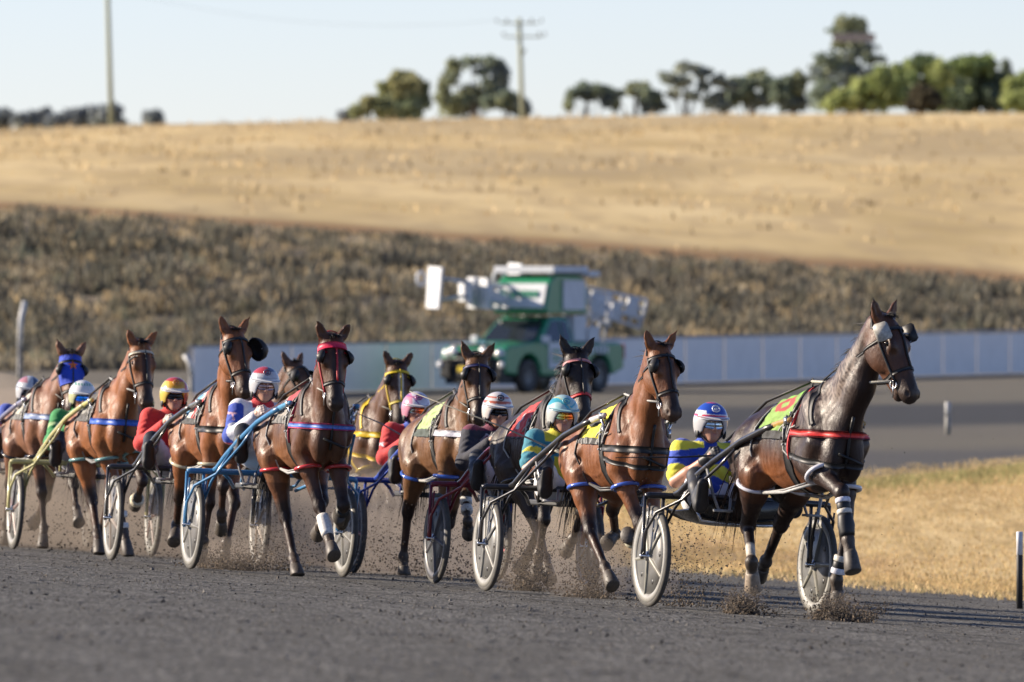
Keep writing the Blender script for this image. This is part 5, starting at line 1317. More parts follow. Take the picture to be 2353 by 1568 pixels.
    # observer cabin on the roof
    hp = [(.50, 1.84), (.62, 1.95), (.40, 2.62), (.15, 2.78), (-.95, 2.78), (-1.20, 2.62), (-1.25, 1.84)]
    prof(hp, .74, 'observer_cabin', green)
    for (c_, d_, m_, nm) in (((-.95, side*.35, 1.50), (.55, .75, .62), white, 'winch_box'), ((-.80, -side*.35, 1.40), (.5, .6, .45), green, 'winch_box'), ((-1.6, side*.3, 1.36), (.5, .8, .36), white, 'tool_box')):
        mb = MB(); mb.box(c_, d_); mb.build(nm, m_, root, smooth=False, bevel=.03)
    for (x_, y_) in ((-1.15, -.6), (-1.15, .6), (-.55, -.62), (-.55, .62)):
        mb = MB(); mb.tube([(x_-.1, y_, 1.16), (x_, y_, 1.9)], .035, 6); mb.build('cabin_strut', white, root)
    for (x_, z0_, z1_) in ((-1.3, 1.2, 1.75), (-1.6, 1.2, 1.95), (-1.9, 1.2, 1.7), (-2.2, 1.2, 1.85)):
        for y_ in (-.6, .6):
            mb = MB(); mb.tube([(x_, y_, z0_), (x_-.1, y_, z1_)], .03, 6); mb.build('arm_cradle', white, root)
    mb = MB(); mb.box((-.60, side*.765, 2.30), (.95, .03, .70)); mb.build('cabin_side_panel', white, root, smooth=False)
    fx = Matrix.Translation((.56, 0, 2.27)) @ Matrix.Rotation(R(-17), 4, 'Y')
    mb = MB(); mb.box((.57, 0, 2.28), (.03, 1.40, .60), Matrix.Rotation(R(-18), 4, 'Y')); mb.build('cabin_front_sign', white, root, smooth=False)
    mb = MB()
    for q in range(7): mb.box((.605, -.5+.16*q, 2.33), (.012, .10, .17), Matrix.Rotation(R(-18), 4, 'Y'))
    mb.build('cabin_front_lettering', green, root, smooth=False)
    mb = MB(); mb.box((-.35, 0, 2.90), (1.5, 1.7, .16)); mb.tube([(-.9, -.7, 2.75), (-.9, -.7, 2.9)], .04); mb.tube([(.2, .6, 2.75), (.2, .6, 2.9)], .04); mb.box((-1.15, side*.5, 2.80), (.5, 1.0, .13)); mb.build('roof_board', white, root, smooth=False, bevel=.02)
    return root, M @ Rm, white, green, side
ute, Mu, wht, grn, side = make_ute()
# barrier arms: modelled in the vehicle's space where the picture shows them
def up(px, py, dY=0): return Mu.inverted() @ Vector(at(px, py, 251+dY))
def lattice(name, quad, nx, nz, th=.05, sub=None, rods=.03):
    a, b, c, d = [np.array(up(*q)) for q in quad]      # bottom-left, bottom-right, top-right, top-left
    mb = MB()
    for t in np.linspace(0, 1, nx+1): mb.tube([a+(b-a)*t, d+(c-d)*t], rods, 6)
    for t in np.linspace(0, 1, nz+1): mb.tube([a+(d-a)*t, b+(c-b)*t], rods, 6)
    for i in range(nx):
        t0, t1 = i/nx, (i+1)/nx; mb.tube([a+(b-a)*t0, d+(c-d)*t1] if i % 2 else [d+(c-d)*t0, a+(b-a)*t1], rods*.7, 6)
    o = mb.build(name, wht, ute)
    if sub:
        for (u0, u1, v0, v1) in sub:
            q = lambda u_, v_: (a*(1-u_)+b*u_)*(1-v_)+(d*(1-u_)+c*u_)*v_
            n_ = unit(np.cross(b-a, d-a))*.03
            mb = MB(); P = [q(u0, v0), q(u1, v0), q(u1, v1), q(u0, v1)]
            mb.add([x-n_ for x in P]+[x+n_ for x in P], [(3, 2, 1, 0), (4, 5, 6, 7), (0, 1, 5, 4), (1, 2, 6, 5), (2, 3, 7, 6), (3, 0, 4, 7)]); mb.build('gate_panel', wht, o, smooth=False)
lattice('gate_arm', [(1090, 705, -.8), (1168, 712, -.3), (1168, 672, -.3), (1090, 640, -.8)], 4, 2, sub=[(0, .55, .05, .95), (.55, 1, .2, .8)], rods=.035)
lattice('gate_arm', [(1345, 712, 1.2), (1470, 755, 2.2), (1486, 690, 2.2), (1345, 660, 1.2)], 5, 3, sub=[(.1, .35, .2, .9), (.45, .62, 0, .6), (.7, .88, .35, 1)], rods=.04)
lattice('gate_arm', [(1290, 690, .9), (1400, 750, 1.4), (1400, 705, 1.4), (1290, 655, .9)], 4, 1, sub=[(.0, .5, .1, .9), (.6, .9, .3, 1)], rods=.045)
mb = MB(); a = np.array(up(1060, 700, -.8)); b_ = np.array(up(1094, 645, -.8)); 
for (x0, x1, y0, y1, nm) in ((1056, 1082, 643, 692, 'gate_end_plate'), (1076, 1122, 637, 708, 'gate_end_plate')):
    P = [np.array(up(*q)) for q in ((x0, y1, -.3), (x1, y1+3, -1.2), (x1, y0+3, -1.2), (x0, y0, -.3))]; n_ = unit(np.cross(P[1]-P[0], P[3]-P[0]))*.03
    mb = MB(); mb.add([x-n_ for x in P]+[x+n_ for x in P], [(3, 2, 1, 0), (4, 5, 6, 7), (0, 1, 5, 4), (1, 2, 6, 5), (2, 3, 7, 6), (3, 0, 4, 7)]); mb.build(nm, wht, ute, smooth=False)
for (x0, x1, y0, y1, d) in ((981, 1017, 612, 708, -1.0), (1165, 1200, 604, 662, 2.6)):
    P = [np.array(up(*q)) for q in ((x0, y1, d+.4), (x1-8, y1+2, d-.4), (x1, y0+3, d-.4), (x0+6, y0, d+.4))]; n_ = unit(np.cross(P[1]-P[0], P[3]-P[0]))*.03
    mb = MB(); mb.add([x-n_ for x in P]+[x+n_ for x in P], [(3, 2, 1, 0), (4, 5, 6, 7), (0, 1, 5, 4), (1, 2, 6, 5), (2, 3, 7, 6), (3, 0, 4, 7)]); mb.build('wing_panel', wht, ute, smooth=False)
for (x, y, r_, d) in ((968, 641, .13, -1.0), (1146, 640, .17, 2.6)):
    c = np.array(up(x, y, d)); ex = unit(np.array(up(x+10, y, d))-c); ez = unit(np.array(up(x, y-10, d))-c)
    mb = MB(); mb.tube([c+ex*r_*.75*math.cos(a)+ez*r_*1.2*math.sin(a) for a in np.linspace(0, 2*math.pi, 19)[:-1]], .04, 6, closed=True); mb.build('guide_ring', wht, ute)
mb = MB()
for q0, q1 in (((1005, 690, -1.0), (1076, 680, -.9)), ((1122, 690, -.8), (1180, 700, -.1)), ((1184, 655, 2.6), (1200, 690, 1.5)), ((1165, 655, -.2), (1078, 665, -.9)), ((1017, 640, -1), (1076, 650, -.9))): mb.tube([tuple(up(*q0)), tuple(up(*q1))], .045, 6)
mb.build('arm_link', wht, ute)

# ---------------------------------------------------------------- loose dirt: clods on the track, kicked up fragments, dust
M_CLOD = mat('clod', None, .95, var=.3, nscale=30)
def clods(name, P, S, label, cat, cols=((.10, .09, .08), (.16, .15, .135), (.055, .048, .042))):
    n_ = len(P); o6 = np.array([(1, 0, 0), (-1, 0, 0), (0, 1, 0), (0, -1, 0), (0, 0, 1), (0, 0, -1)], float)
    f8 = np.array([(0, 2, 4), (2, 1, 4), (1, 3, 4), (3, 0, 4), (2, 0, 5), (1, 2, 5), (3, 1, 5), (0, 3, 5)])
    V = P[:, None]+o6[None]*S[:, None, None]*rng.uniform(.5, 1.4, (n_, 6, 1))+rng.normal(0, .25, (n_, 6, 3))*S[:, None, None]
    F = (f8[None]+6*np.arange(n_)[:, None, None]).reshape(-1, 3); c = np.repeat(np.array(cols)[rng.integers(0, len(cols), n_)], 6, 0)
    o = mkmesh(name, V.reshape(-1, 3), F, M_CLOD, None, c, smooth=False); tag(o, label, cat, kind='stuff'); return o
yy = 41+rng.random(20000)**.9*88; xx = rng.uniform(-.052, .052, 20000)*yy
# harrow lines: clods gather in rows along the course
xx += .10*np.sin(xx*9+yy*.9); zz = G(xx, yy); sz = np.minimum(.0028*np.exp(rng.normal(.25, .5, 20000)), .014)
clods('loose_grit', np.c_[xx, yy, zz+sz*.3], sz, 'loose clods and crumbs of grit scattered over the track', 'gravel')
def scuffs():
    """shallow hoof scrapes with a raised lip, real relief on the track"""
    V = []; F = []; r = np.random.default_rng(3)
    for i in range(800):
        y = 42+r.random()**.8*68; x = r.uniform(-.05, .05)*y; L = r.uniform(.05, .14); Wd = r.uniform(.05, .13); h = r.uniform(.003, .009); n_ = 9; b0 = len(V)
        for a in range(n_):
            t = a/(n_-1)*math.pi; px_ = x+math.cos(t)*Wd; py_ = y+math.sin(t)*L*3
            for (k, z) in ((1.0, -.004), (.86, h*(.6+.4*math.sin(t*5+i))), (.70, -.004)): V.append((x+(px_-x)*k, y+(py_-y)*k, float(G(px_, py_))+z))
        for a in range(n_-1):
            for k in (0, 1): q = b0+a*3+k; F.append((q, q+1, q+4, q+3))
    o = mkmesh('hoof_scrapes', V, F, mat('scrape', (.055, .053, .050), .95, var=.5, nscale=60)); tag(o, 'curved hoof scrapes with raised lips pressed into the grit', 'hoofprints', kind='stuff')
scuffs()

def ruts():
    """narrow wheel lines pressed along the direction of travel, slightly raised at their edges"""
    V = []; F = []; r = np.random.default_rng(9)
    for i in range(16):
        x0 = r.uniform(-4.5, 3.5); y0 = r.uniform(64, 96); ps = R(r.uniform(14, 24)); b0 = len(V); n_ = 60; wd = r.uniform(.012, .022); cur = r.uniform(.0, .004)
        for k in range(n_):
            s_ = (k-n_/2)*.35; x = x0-math.sin(ps)*s_+cur*s_*s_*.3; y = y0+math.cos(ps)*s_
            for o in (-wd, 0, wd): V.append((x+o, y, float(G(x+o, y))+(.004 if o else .003)+.002*math.sin(k*1.3+i)))
        for k in range(n_-1):
            if r.random() < .22: continue
            for j in (0, 1): q = b0+k*3+j; F.append((q, q+1, q+4, q+3))
    o = mkmesh('wheel_lines', V, F, mat('rut', (.05, .049, .047), .95, var=.5, nscale=25)); tag(o, 'faint broken wheel lines pressed along the track', 'wheel tracks', kind='stuff')
ruts()
# ---------------------------------------------------------------- the field
def C2(a): return [cp(*q) for q in a]
def plain(c): return lambda U, W: np.tile(np.array(c), U.shape+(1,)).astype(float)
def cloth_fn(main, edge=(.02, .02, .02), marks=(), edge_at=.86, pocket=None):
    def f(U, W):
        c = np.zeros(U.shape+(3,))+np.array(main)
        for fn, k in marks: c[fn(U, W)] = k
        c[U > edge_at] = edge
        if pocket: c[(U > edge_at+.01) & (((W*9) % 1) < .18)] = pocket
        return c
    return f
ell = lambda u0, w0, ru, rw: (lambda U, W: ((U-u0)/ru)**2+((W-w0)/rw)**2 < 1)
ring = lambda u0, w0, ru, rw, t: (lambda U, W: (((U-u0)/ru)**2+((W-w0)/rw)**2 < 1) & (((U-u0)/(ru*t))**2+((W-w0)/(rw*t))**2 > 1))
bar = lambda u0, u1, w0, w1: (lambda U, W: (U > u0) & (U < u1) & (W > w0) & (W < w1))
BAY = (.20, .068, .024); BRT = (.27, .095, .033); DKB = (.075, .030, .015); BRN = (.12, .050, .024); BLK = (.03, .018, .013)
YEL = (.70, .62, .03); RED = (.55, .02, .02); BLU = (.02, .10, .50); LIME = (.20, .34, .06)
GREY = (.42, .42, .41)
rigs = {
 1: rig(1490, 79.0, 20), 2: rig(1115, 84.3, 17), 3: rig(998, 88.4, 15.5), 4: rig(810, 94.2, 15), 6: rig(437, 89.5, 15),
 8: rig(255, 94.0, 13.5), 9: rig(30, 100.2, 12.5), 10: rig(-106, 104.5, 11.5), 5: rig(607, 104.5, 15), 7: rig(365, 107.5, 14)}

rig_def = [
 dict(k=1, horse=dict(label='dark sweaty bay horse leading the field in red breast collar and lime cloth',
   coat=(.030, .014, .010), headc=(.10, .040, .019), belly=(.17, .058, .018), size=1.045, poll=(1.03, .10, 1.95), yaw=32, face=63, ears=((.0, .05), (.05, -.05)), sweat=.55, res=.0115, manelen=.17, manedir=(-.9, -.2, .3), facedark=.3, tailc=(.06, .03, .015),
   legs=dict(fr=dict(px=C2([(1, 618, 965), (1, 648, 1190), (1, 668, 1320)]), d=(.08, 0, .02), x=(.40, None, None)),
             fl=dict(px=C2([(1, 640, 1150), (1, 592, 1380), (1, 600, 1490)])),
             hr=dict(px=C2([(1, 178, 1120), (1, 195, 1290), (1, 200, 1400)])),
             hl=dict(px=C2([(1, 332, 1115), (1, 262, 1290), (1, 235, 1345)]), x=(-.15, None, None))),
   socks=('hr',), wraps=[('fr', 1, .12, .22, .050, (.65, .65, .72), 'leg_wrap'), ('fr', 1, .22, .36, .045, BLACK, 'leg_boot'), ('fr', 1, .36, .46, .050, (.62, .58, .5), 'leg_wrap'), ('fr', 1, .46, .92, .050, BLACK, 'leg_boot', .15),
      ('fl', 1, .5, .62, .047, (.6, .56, .48), 'leg_wrap'), ('fl', 1, .62, .76, .045, BLACK, 'leg_boot'), ('fl', 1, .76, .88, .050, (.65, .65, .7), 'leg_wrap')],
   tack=dict(cloth=cloth_fn(LIME, marks=[(ring(.30, .50, .18, .30, .45), (.36, .035, .03)), (bar(.0, .12, 0, 1), (.20, .50, .06))], edge_at=.84), breast=((.10, .01, .01), (.62, .03, .025)), breast_z=1.20, breast2=BLACK, girth2=RED,
     blinkers=('plate', ((.42, .40, .35), (.015, .015, .018))), hop=(.60, .60, .66), reins=(.42, .40, .33))),
   sulky=dict(label='black sulky of the leading horse with a dished dirt tray and wheels either side', c1=(.02, .02, .024), c2=(.45, .28, .08), mud=True, spokes=(.22, .215, .18)),
   driver=dict(label='person driving the lead sulky in a blue and yellow shirt and blue helmet', long=0)),
 dict(k=2, horse=dict(label='bright bay horse with yellow saddle cloth and black harness, second along the front row',
   coat=(.21, .075, .026), size=.975, poll=(.95, -.04, 1.88), yaw=16, face=64, res=.0115, manelen=.15, manedir=(-.9, -.3, .1), facedark=.7,
   legs=dict(fr=dict(px=C2([(2, 535, 1085), (2, 508, 1180), (2, 476, 1150)]), x=(.22, -.22, -.1)), fl=dict(px=C2([(2, 605, 1100), (2, 590, 1290), (2, 580, 1400)])),
             hr=dict(px=C2([(2, 272, 1125), (2, 350, 1315), (2, 385, 1400)]), x=(.05, .25, .1)), hl=dict(px=C2([(2, 392, 1010), (2, 408, 1140), (2, 368, 1180)]), x=(-.15, -.15, -.1))),
   wraps=[('fr', 1, .45, .95, .048, BLACK, 'leg_boot', .15), ('fr', 2, .1, .5, .062, (.62, .58, .42), 'bell_boot', .1)],
   tack=dict(cloth=cloth_fn(YEL, marks=[(ell(.48, .42, .13, .34), (.02, .02, .02)), (ell(.40, .40, .06, .16), YEL)], pocket=(.5, .5, .48)), breast=(BLACK,), breast2=BLACK, breast_z=1.13, blinkers=('cup', BLACK), hop=(.06, .13, .52), hop2=(.05, .05, .05), reins=(.40, .39, .36))),
   sulky=dict(label='black and silver sulky behind the yellow cloth horse', c1=(.028, .028, .03), c2=(.62, .62, .62)),
   driver=dict(label='person in a teal and yellow shirt and pale turquoise helmet with orange mirrored goggles', long=0)),
 dict(k=3, horse=dict(label='near-black horse wearing a red saddle cloth and beaded browband, left of the bright bay',
   coat=(.035, .022, .016), side=-.18, poll=(1.0, -.09, 1.81), yaw=3, face=62, facedark=.2, manelen=.17, manedir=(-.5, -.8, .3),
   legs=dict(fr=(10, -25, -15), fl=(35, -45, -60), hr=dict(px=C2([(3, 812, 1110), (3, 855, 1290), (3, 878, 1400)])), hl=(-28, -50, -60)),
   tack=dict(cloth=cloth_fn((.50, .03, .03), marks=[(bar(.32, .8, .40, .56), (.62, .58, .58))], edge_at=.95), breast=(BLACK,), brow=(.5, .2, .2), nose=(.5, .03, .03), blinkers=('cup', BLACK), hop=BLACK)),
   sulky=dict(label='maroon red sulky with thick curved shafts', c1=(.20, .012, .03), c2=(.50, .04, .03), inner=(.05, .055, .06), cw=(.09, .09, .10), spokes=(.07, .07, .08)),
   driver=dict(label='person in a navy jacket with maroon diamonds and a white helmet with orange red bands', long=1)),
 dict(k=4, horse=dict(label='brown horse with pale green cloth and black bridle, in front of the green car',
   coat=(.16, .075, .032), side=-.22, poll=(.98, -.08, 1.80), yaw=-3, face=66, facedark=.5,
   legs=dict(fr=(-5, -18, -10), fl=dict(px=C2([(3, 410, 945), (3, 421, 1085), (3, 425, 1150)])), hr=(-35, -15, 5), hl=(-15, -50, -50)),
   wraps=[('fl', 1, .1, .3, .05, (.55, .54, .5), 'leg_wrap'), ('fl', 1, .45, .65, .05, (.55, .54, .5), 'leg_wrap')],
   tack=dict(cloth=cloth_fn((.42, .55, .22), marks=[(lambda U, W: np.sin(U*23+np.sin(W*11)*2)*np.sin(W*17) > .35, (.25, .36, .12))], edge=(.05, .07, .06), edge_at=.8), breast=((.55, .55, .62),), blinkers=('cup', BLACK), hop=(.04, .12, .50), brow=(.03, .03, .10))),
   sulky=dict(label='sulky with bright blue shafts and black wheels, right of the red bridled horse', c1=(.02, .05, .33), c2=(.10, .20, .55), inner=(.05, .05, .055), cw=(.12, .12, .12), spokes=(.40, .06, .07)),
   driver=dict(label='person in a red jacket with white stars and a pink and white helmet', long=1)),
 dict(k=6, horse=dict(label='dark bay horse in a red bridle with a blue and pink breast collar',
   coat=(.105, .042, .019), belly=(.20, .085, .035), poll=(.93, -.08, 1.84), yaw=4, face=70, facedark=.75, res=.0125,
   legs=dict(fr=dict(px=C2([(4, 440, 1090), (4, 492, 1265), (4, 515, 1345)]), x=(.15, .12, .1)), fl=dict(px=C2([(4, 572, 1085), (4, 560, 1190), (4, 548, 1150)]), x=(.28, -.22, -.1)),
             hr=dict(px=C2([(4, 255, 1150), (4, 300, 1375), (4, 318, 1450)]), x=(-.05, .18, .1)), hl=dict(px=C2([(4, 455, 1060), (4, 448, 1190), (4, 432, 1235)]))),
   wraps=[('fr', 1, .30, .92, .050, (.68, .66, .62), 'leg_wrap', .08), ('fl', 1, .2, .9, .055, BLACK, 'leg_boot', .2)],
   tack=dict(cloth=cloth_fn((.30, .27, .24), marks=[(bar(.0, .45, .2, .9), (.5, .04, .05)), (bar(.45, .6, 0, 1), (.03, .03, .03))], edge=(.10, .10, .10), edge_at=.8, pocket=(.35, .33, .3)), cloth_dim=(-.22, .14, 78), breast=((.45, .05, .12), (.08, .18, .55)), breast_z=1.17, girth2=(.42, .02, .06),
     brow=(.62, .02, .06), poll_roll=(.62, .02, .07), nose=BLACK, bridle=(.40, .01, .02), blinkers=('cup', BLACK), hop=(.50, .04, .045), reins=(.30, .28, .25))),
   sulky=dict(label='sulky with sky blue shafts and a grey disc wheel standing clear in front', c1=(.05, .20, .40), c2=(.10, .32, .55), inner=(.12, .12, .12)),
   driver=dict(label='person in blue sleeves and a starred white front, silver helmet with red top', long=1)),
 dict(k=8, horse=dict(label='tall bright bay horse with its head highest at the left, wearing large black eye cups',
   coat=(.24, .088, .032), poll=(.97, -.12, 1.90), yaw=18, face=62, facedark=.35,
   legs=dict(fr=dict(px=C2([(5, 522, 1095), (5, 490, 1320), (5, 480, 1395)])), fl=dict(px=C2([(5, 600, 1000), (5, 592, 1160), (5, 588, 1240)]), x=(.3, None, None)),
             hr=dict(px=C2([(5, 355, 1065), (5, 338, 1220), (5, 325, 1300)])), hl=dict(px=C2([(5, 662, 1100), (5, 618, 1320), (5, 602, 1400)]))),
   tack=dict(cloth=cloth_fn((.55, .55, .5), marks=[(bar(.2, .8, .1, .5), (.12, .35, .60)), (bar(0, 1, .7, 1), (.5, .03, .04))], edge=(.05, .05, .05)), breast=(BLACK,), breast_z=1.12, blinkers=('cup', BLACK), bigcup=1.7, hop=(.55, .50, .34), reins=(.06, .06, .06))),
   sulky=dict(label='black sulky with slim grey wheels behind the tall bay horse', c1=(.04, .042, .045), c2=(.16, .17, .17), inner=(.13, .125, .12), spokes=(.24, .20, .17)),
   driver=dict(label='person in a plain red jacket and an orange and yellow helmet with black goggles', long=1)),
 dict(k=9, horse=dict(label='orange bay horse with a blue breast collar and a dark face, second from the left',
   coat=(.27, .10, .035), poll=(1.0, .05, 1.83), yaw=12, face=68, facedark=.8, forelock=.12,
   legs=dict(fr=dict(px=C2([(6, 805, 1190), (6, 818, 1400), (6, 840, 1500)])), fl=dict(px=C2([(6, 935, 1030), (6, 905, 1140), (6, 888, 1180)]), x=(.3, -.15, -.1)),
             hr=dict(px=C2([(6, 605, 1160), (6, 638, 1380), (6, 650, 1460)]), x=(-.05, .15, .08)), hl=(-30, -40, -30)),
   wraps=[('fr', 1, .45, .62, .05, (.64, .63, .6), 'leg_wrap'), ('fr', 1, .78, .93, .05, (.64, .63, .6), 'leg_wrap'), ('fl', 2, .1, .6, .06, (.62, .58, .45), 'bell_boot', .1)],
   tack=dict(cloth=cloth_fn((.05, .045, .04), marks=[(ell(.7, .5, .12, .2), (.3, .3, .28))], edge=(.08, .08, .08)), breast=(BLU,), breast_z=1.16, hop=(.15, .30, .30), hop2=(.2, .2, .2), reins=(.36, .36, .34), blinkers=None, brow=(.5, .45, .35))),
   sulky=dict(label='sulky with cream yellow shafts and grey wheels at the far left', c1=(.50, .47, .22), c2=(.60, .56, .20), inner=(.11, .11, .105), spokes=(.20, .14, .13)),
   driver=dict(label='person in a green jacket with a red band, white helmet and blue mirrored goggles', long=1)),
 dict(k=10, horse=dict(label='bay horse in a blue hood with an orange star, leftmost of the field',
   coat=(.22, .10, .055), poll=(.98, .06, 1.75), yaw=2, face=66, forelock=.14, lite=True, res=.015,
   legs=dict(fr=dict(px=C2([(6, 280, 1150), (6, 288, 1360), (6, 280, 1450)])), fl=dict(px=C2([(6, 482, 1060), (6, 500, 1210), (6, 515, 1290)]), x=(.3, None, None)), hr=(-40, -25, -10), hl=(-20, -60, -70)),
   tack=dict(cloth=cloth_fn((.45, .42, .36), edge=(.10, .10, .10), pocket=(.4, .4, .38)), breast=((.25, .32, .50),), hood=(.015, .06, .50), star=(.75, .16, .03), blinkers=('cup', BLACK), hop=BLACK)),
   sulky=dict(label='blue grey sulky cut off by the left edge, its right wheel near the orange bay', c1=(.20, .20, .30), c2=(.3, .3, .42), inner=(.30, .28, .26)),
   driver=dict(label='person at the left edge in blue and orange sleeves and a silver helmet', long=1)),
 dict(k=5, horse=dict(label='dark brown horse in yellow harness with a white blaze, middle of the back row',
   coat=(.10, .044, .022), poll=(1.0, .0, 1.82), yaw=2, face=68, blaze=.42, facedark=.2, lite=True, res=.014,
   legs=dict(fr=dict(px=C2([(4, 772, 1040), (4, 750, 1200), (4, 735, 1270)])), fl=dict(px=C2([(4, 830, 1080), (4, 815, 1300), (4, 800, 1385)])), hr=(-35, -20, 0), hl=(-20, -50, -50)),
   tack=dict(breast=((.60, .40, .01),), breast2=(.60, .40, .01), breast2_z=1.02, girth=(.58, .40, .01), girth2=(.6, .4, .01), neck=(.6, .42, .02), brow=(.62, .45, .01), bridle=(.6, .42, .02), nose=(.55, .42, .05), blinkers=('cup', BLACK), hop=(.5, .35, .02), cloth=plain((.10, .16, .35)))),
   sulky=dict(label='half hidden dark sulky behind the yellow harnessed horse', c1=(.05, .05, .06), c2=(.2, .2, .2), inner=(.28, .27, .25)),
   driver=dict(label='person mostly hidden behind the horses, only an olive green helmet showing', long=1)),
 dict(k=7, horse=dict(label='half hidden brown horse looking sideways between the tall bay and the red bridle',
   coat=(.13, .06, .03), poll=(1.02, .11, 1.80), yaw=32, face=48, facedark=.2, lite=True, res=.014, manelen=.16,
   legs=dict(fr=(10, 0, 10), fl=(-25, -35, -20), hr=(-25, 5, 10), hl=(-45, -35, -20)),
   tack=dict(breast=(BLACK,), blinkers=('cup', BLACK), hop=(.5, .5, .45), cloth=plain((.05, .05, .06)))),
   sulky=dict(label='muddy grey wheeled sulky at the very back, behind the tall bay horse', c1=(.06, .06, .06), c2=(.2, .2, .2), inner=(.14, .13, .12), spokes=(.24, .22, .18)),
   driver=None),
]
# ---- driver colours
def jk(fn): return fn
def n2(V, k=1.): return np.sin(V[:, 1]*k*31)*np.sin(V[:, 2]*k*27)
def full(V, c): return np.tile(np.array(c), (len(V), 1)).astype(float)
def stars(V, c, pts, col, r=.022):
    for (y, z) in pts:
        dy, dz = V[:, 1]-y, V[:, 2]-z; a = np.arctan2(dy, dz); rr = r*(.62+.38*np.cos(5*a)); m = (np.hypot(dy, dz) < rr) & (V[:, 0] > -.30); c[m] = col
    return c
def J1(V, arm):
    c = full(V, (.015, .06, .42)); y, z = V[:, 1], V[:, 2]; Y_ = (.66, .62, .04)
    c[(arm < 0) & (z < 1.045-.9*(y-.03)**2*3) & (z > .965-.35*np.abs(y))] = Y_; c[(z > 1.165-.15*np.abs(y)) & (z < 1.20) & (np.abs(y) > .05)] = Y_
    c[(arm > .62)] = Y_; c[(arm < 0) & (z < .93) & (y < -.02)] = Y_; return c
def J2(V, arm):
    c = full(V, (.02, .19, .26)); y, z = V[:, 1], V[:, 2]; Y_ = (.62, .55, .03)
    c[(arm < 0) & (y > -.07) & (y < .12) & (z < 1.02)] = Y_; c[(arm < 0) & (z > 1.12) & (y > -.13)] = Y_; c[(arm < 0) & (np.abs(y-.02) < .02) & (z < .93)] = (.02, .19, .26)
    d = np.hypot((arm-.45)*.22, V[:, 2]-1.03); c[(arm > .3) & (arm < .6) & (V[:, 1] < 0) & (np.abs(V[:, 2]-1.04)+np.abs(V[:, 0]+.15)*.8 < .045)] = Y_; return c
def J3(V, arm):
    c = full(V, (.012, .014, .03)); y, z = V[:, 1], V[:, 2]; Mn = (.14, .01, .045)
    for (yy_, zz_) in ((-.08, 1.09), (.08, 1.09)):
        d = np.abs(y-yy_)+np.abs(z-zz_)*.9; c[(d < .055) & (arm < 0)] = (.45, .42, .45); c[(d < .046) & (arm < 0)] = Mn
    c[(arm < 0) & (y > -.02) & (y < .15) & (z > .93) & (z < 1.02)] = Mn; c[z > 1.17] = Mn; return c
def J4(V, arm):
    c = full(V, (.50, .02, .022)); y, z = V[:, 1], V[:, 2]; c[(z > 1.15) & (np.abs(y) < .09)] = (.03, .08, .40); c[(arm < 0) & (np.abs(y-.09) < .02)] = (.03, .07, .35)
    c = stars(V, c, ((-.06, 1.08), (-.13, 1.04), (.02, 1.01), (-.30, 1.03), (.13, 1.09)), (.65, .62, .68), .030); c[(arm > .8) & (arm < 1.0)] = (.45, .5, .62); return c
def J6(V, arm):
    c = full(V, (.66, .66, .70)); y, z = V[:, 1], V[:, 2]; c[arm > -.5] = (.02, .06, .38); c[(z > 1.15) & (np.abs(y) < .09)] = (.5, .02, .03)
    c = stars(V, c, ((-.03, 1.10), (.06, 1.02), (-.08, 1.0)), (.02, .05, .32), .034); c[arm > 1.1] = (.62, .62, .68); c[z < .88] = (.02, .06, .38); c[(z < .86) & (z > .845)] = (.5, .03, .03)
    m = (arm > .2) & (V[:, 1] < 0) & (V[:, 0] > -.28)     # the letter on the sleeve
    c[m & (np.abs(z-1.095) < .007) & (np.abs(y+.255) < .028)] = (.6, .35, .42); c[m & (np.abs(y+.255) < .007) & (z < 1.095) & (z > 1.04)] = (.6, .35, .42); return c
def J8(V, arm):
    c = full(V, (.55, .02, .018)); y, z = V[:, 1], V[:, 2]; c[(arm < 0) & (np.hypot(y-.02, z-1.07) < .05)] = (.12, .16, .50); return c
def J9(V, arm):
    c = full(V, (.02, .24, .06)); y, z = V[:, 1], V[:, 2]; c[(arm < 0) & (z < 1.10) & (z > .99)] = (.35, .03, .03); c[(z < .95) & (arm < 0)] = (.03, .03, .03); c[(arm > .35) & (arm < .5)] = (.30, .45, .2); return c
def J10(V, arm):
    c = full(V, (.03, .07, .38)); c[(arm > .75)] = (.45, .10, .08); return c
def hel(base, bands):
    def f(L):
        c = np.tile(np.array(base), (len(L), 1)).astype(float)
        for fn, k in bands: c[fn(L)] = k
        return c
    return f
zb = lambda a, b: (lambda L: (L[:, 2] > a) & (L[:, 2] < b))
side_m = lambda t: (lambda L: np.abs(L[:, 1]) > t)
swirl = lambda a, b, k: (lambda L: ((L[:, 2]+.35*np.sin(L[:, 1]*3+k)) > a) & ((L[:, 2]+.35*np.sin(L[:, 1]*3+k)) < b))
GM = {n_: goggle_mat('lens_'+n_, cs) for n_, cs in dict(silver=((.10, .14, .2), (.5, .62, .75), (.12, .16, .22)), rainbow=((.05, .5, .35), (.75, .45, .05), (.8, .12, .03), (.7, .35, .03)), dark=((.01, .01, .012), (.03, .03, .035)), fire=((.03, .35, .28), (.8, .10, .03), (.85, .30, .03)), blue=((.02, .12, .7), (.03, .3, .9), (.1, .05, .6)), clear=((.20, .13, .12), (.30, .2, .2), (.20, .14, .14))).items()}
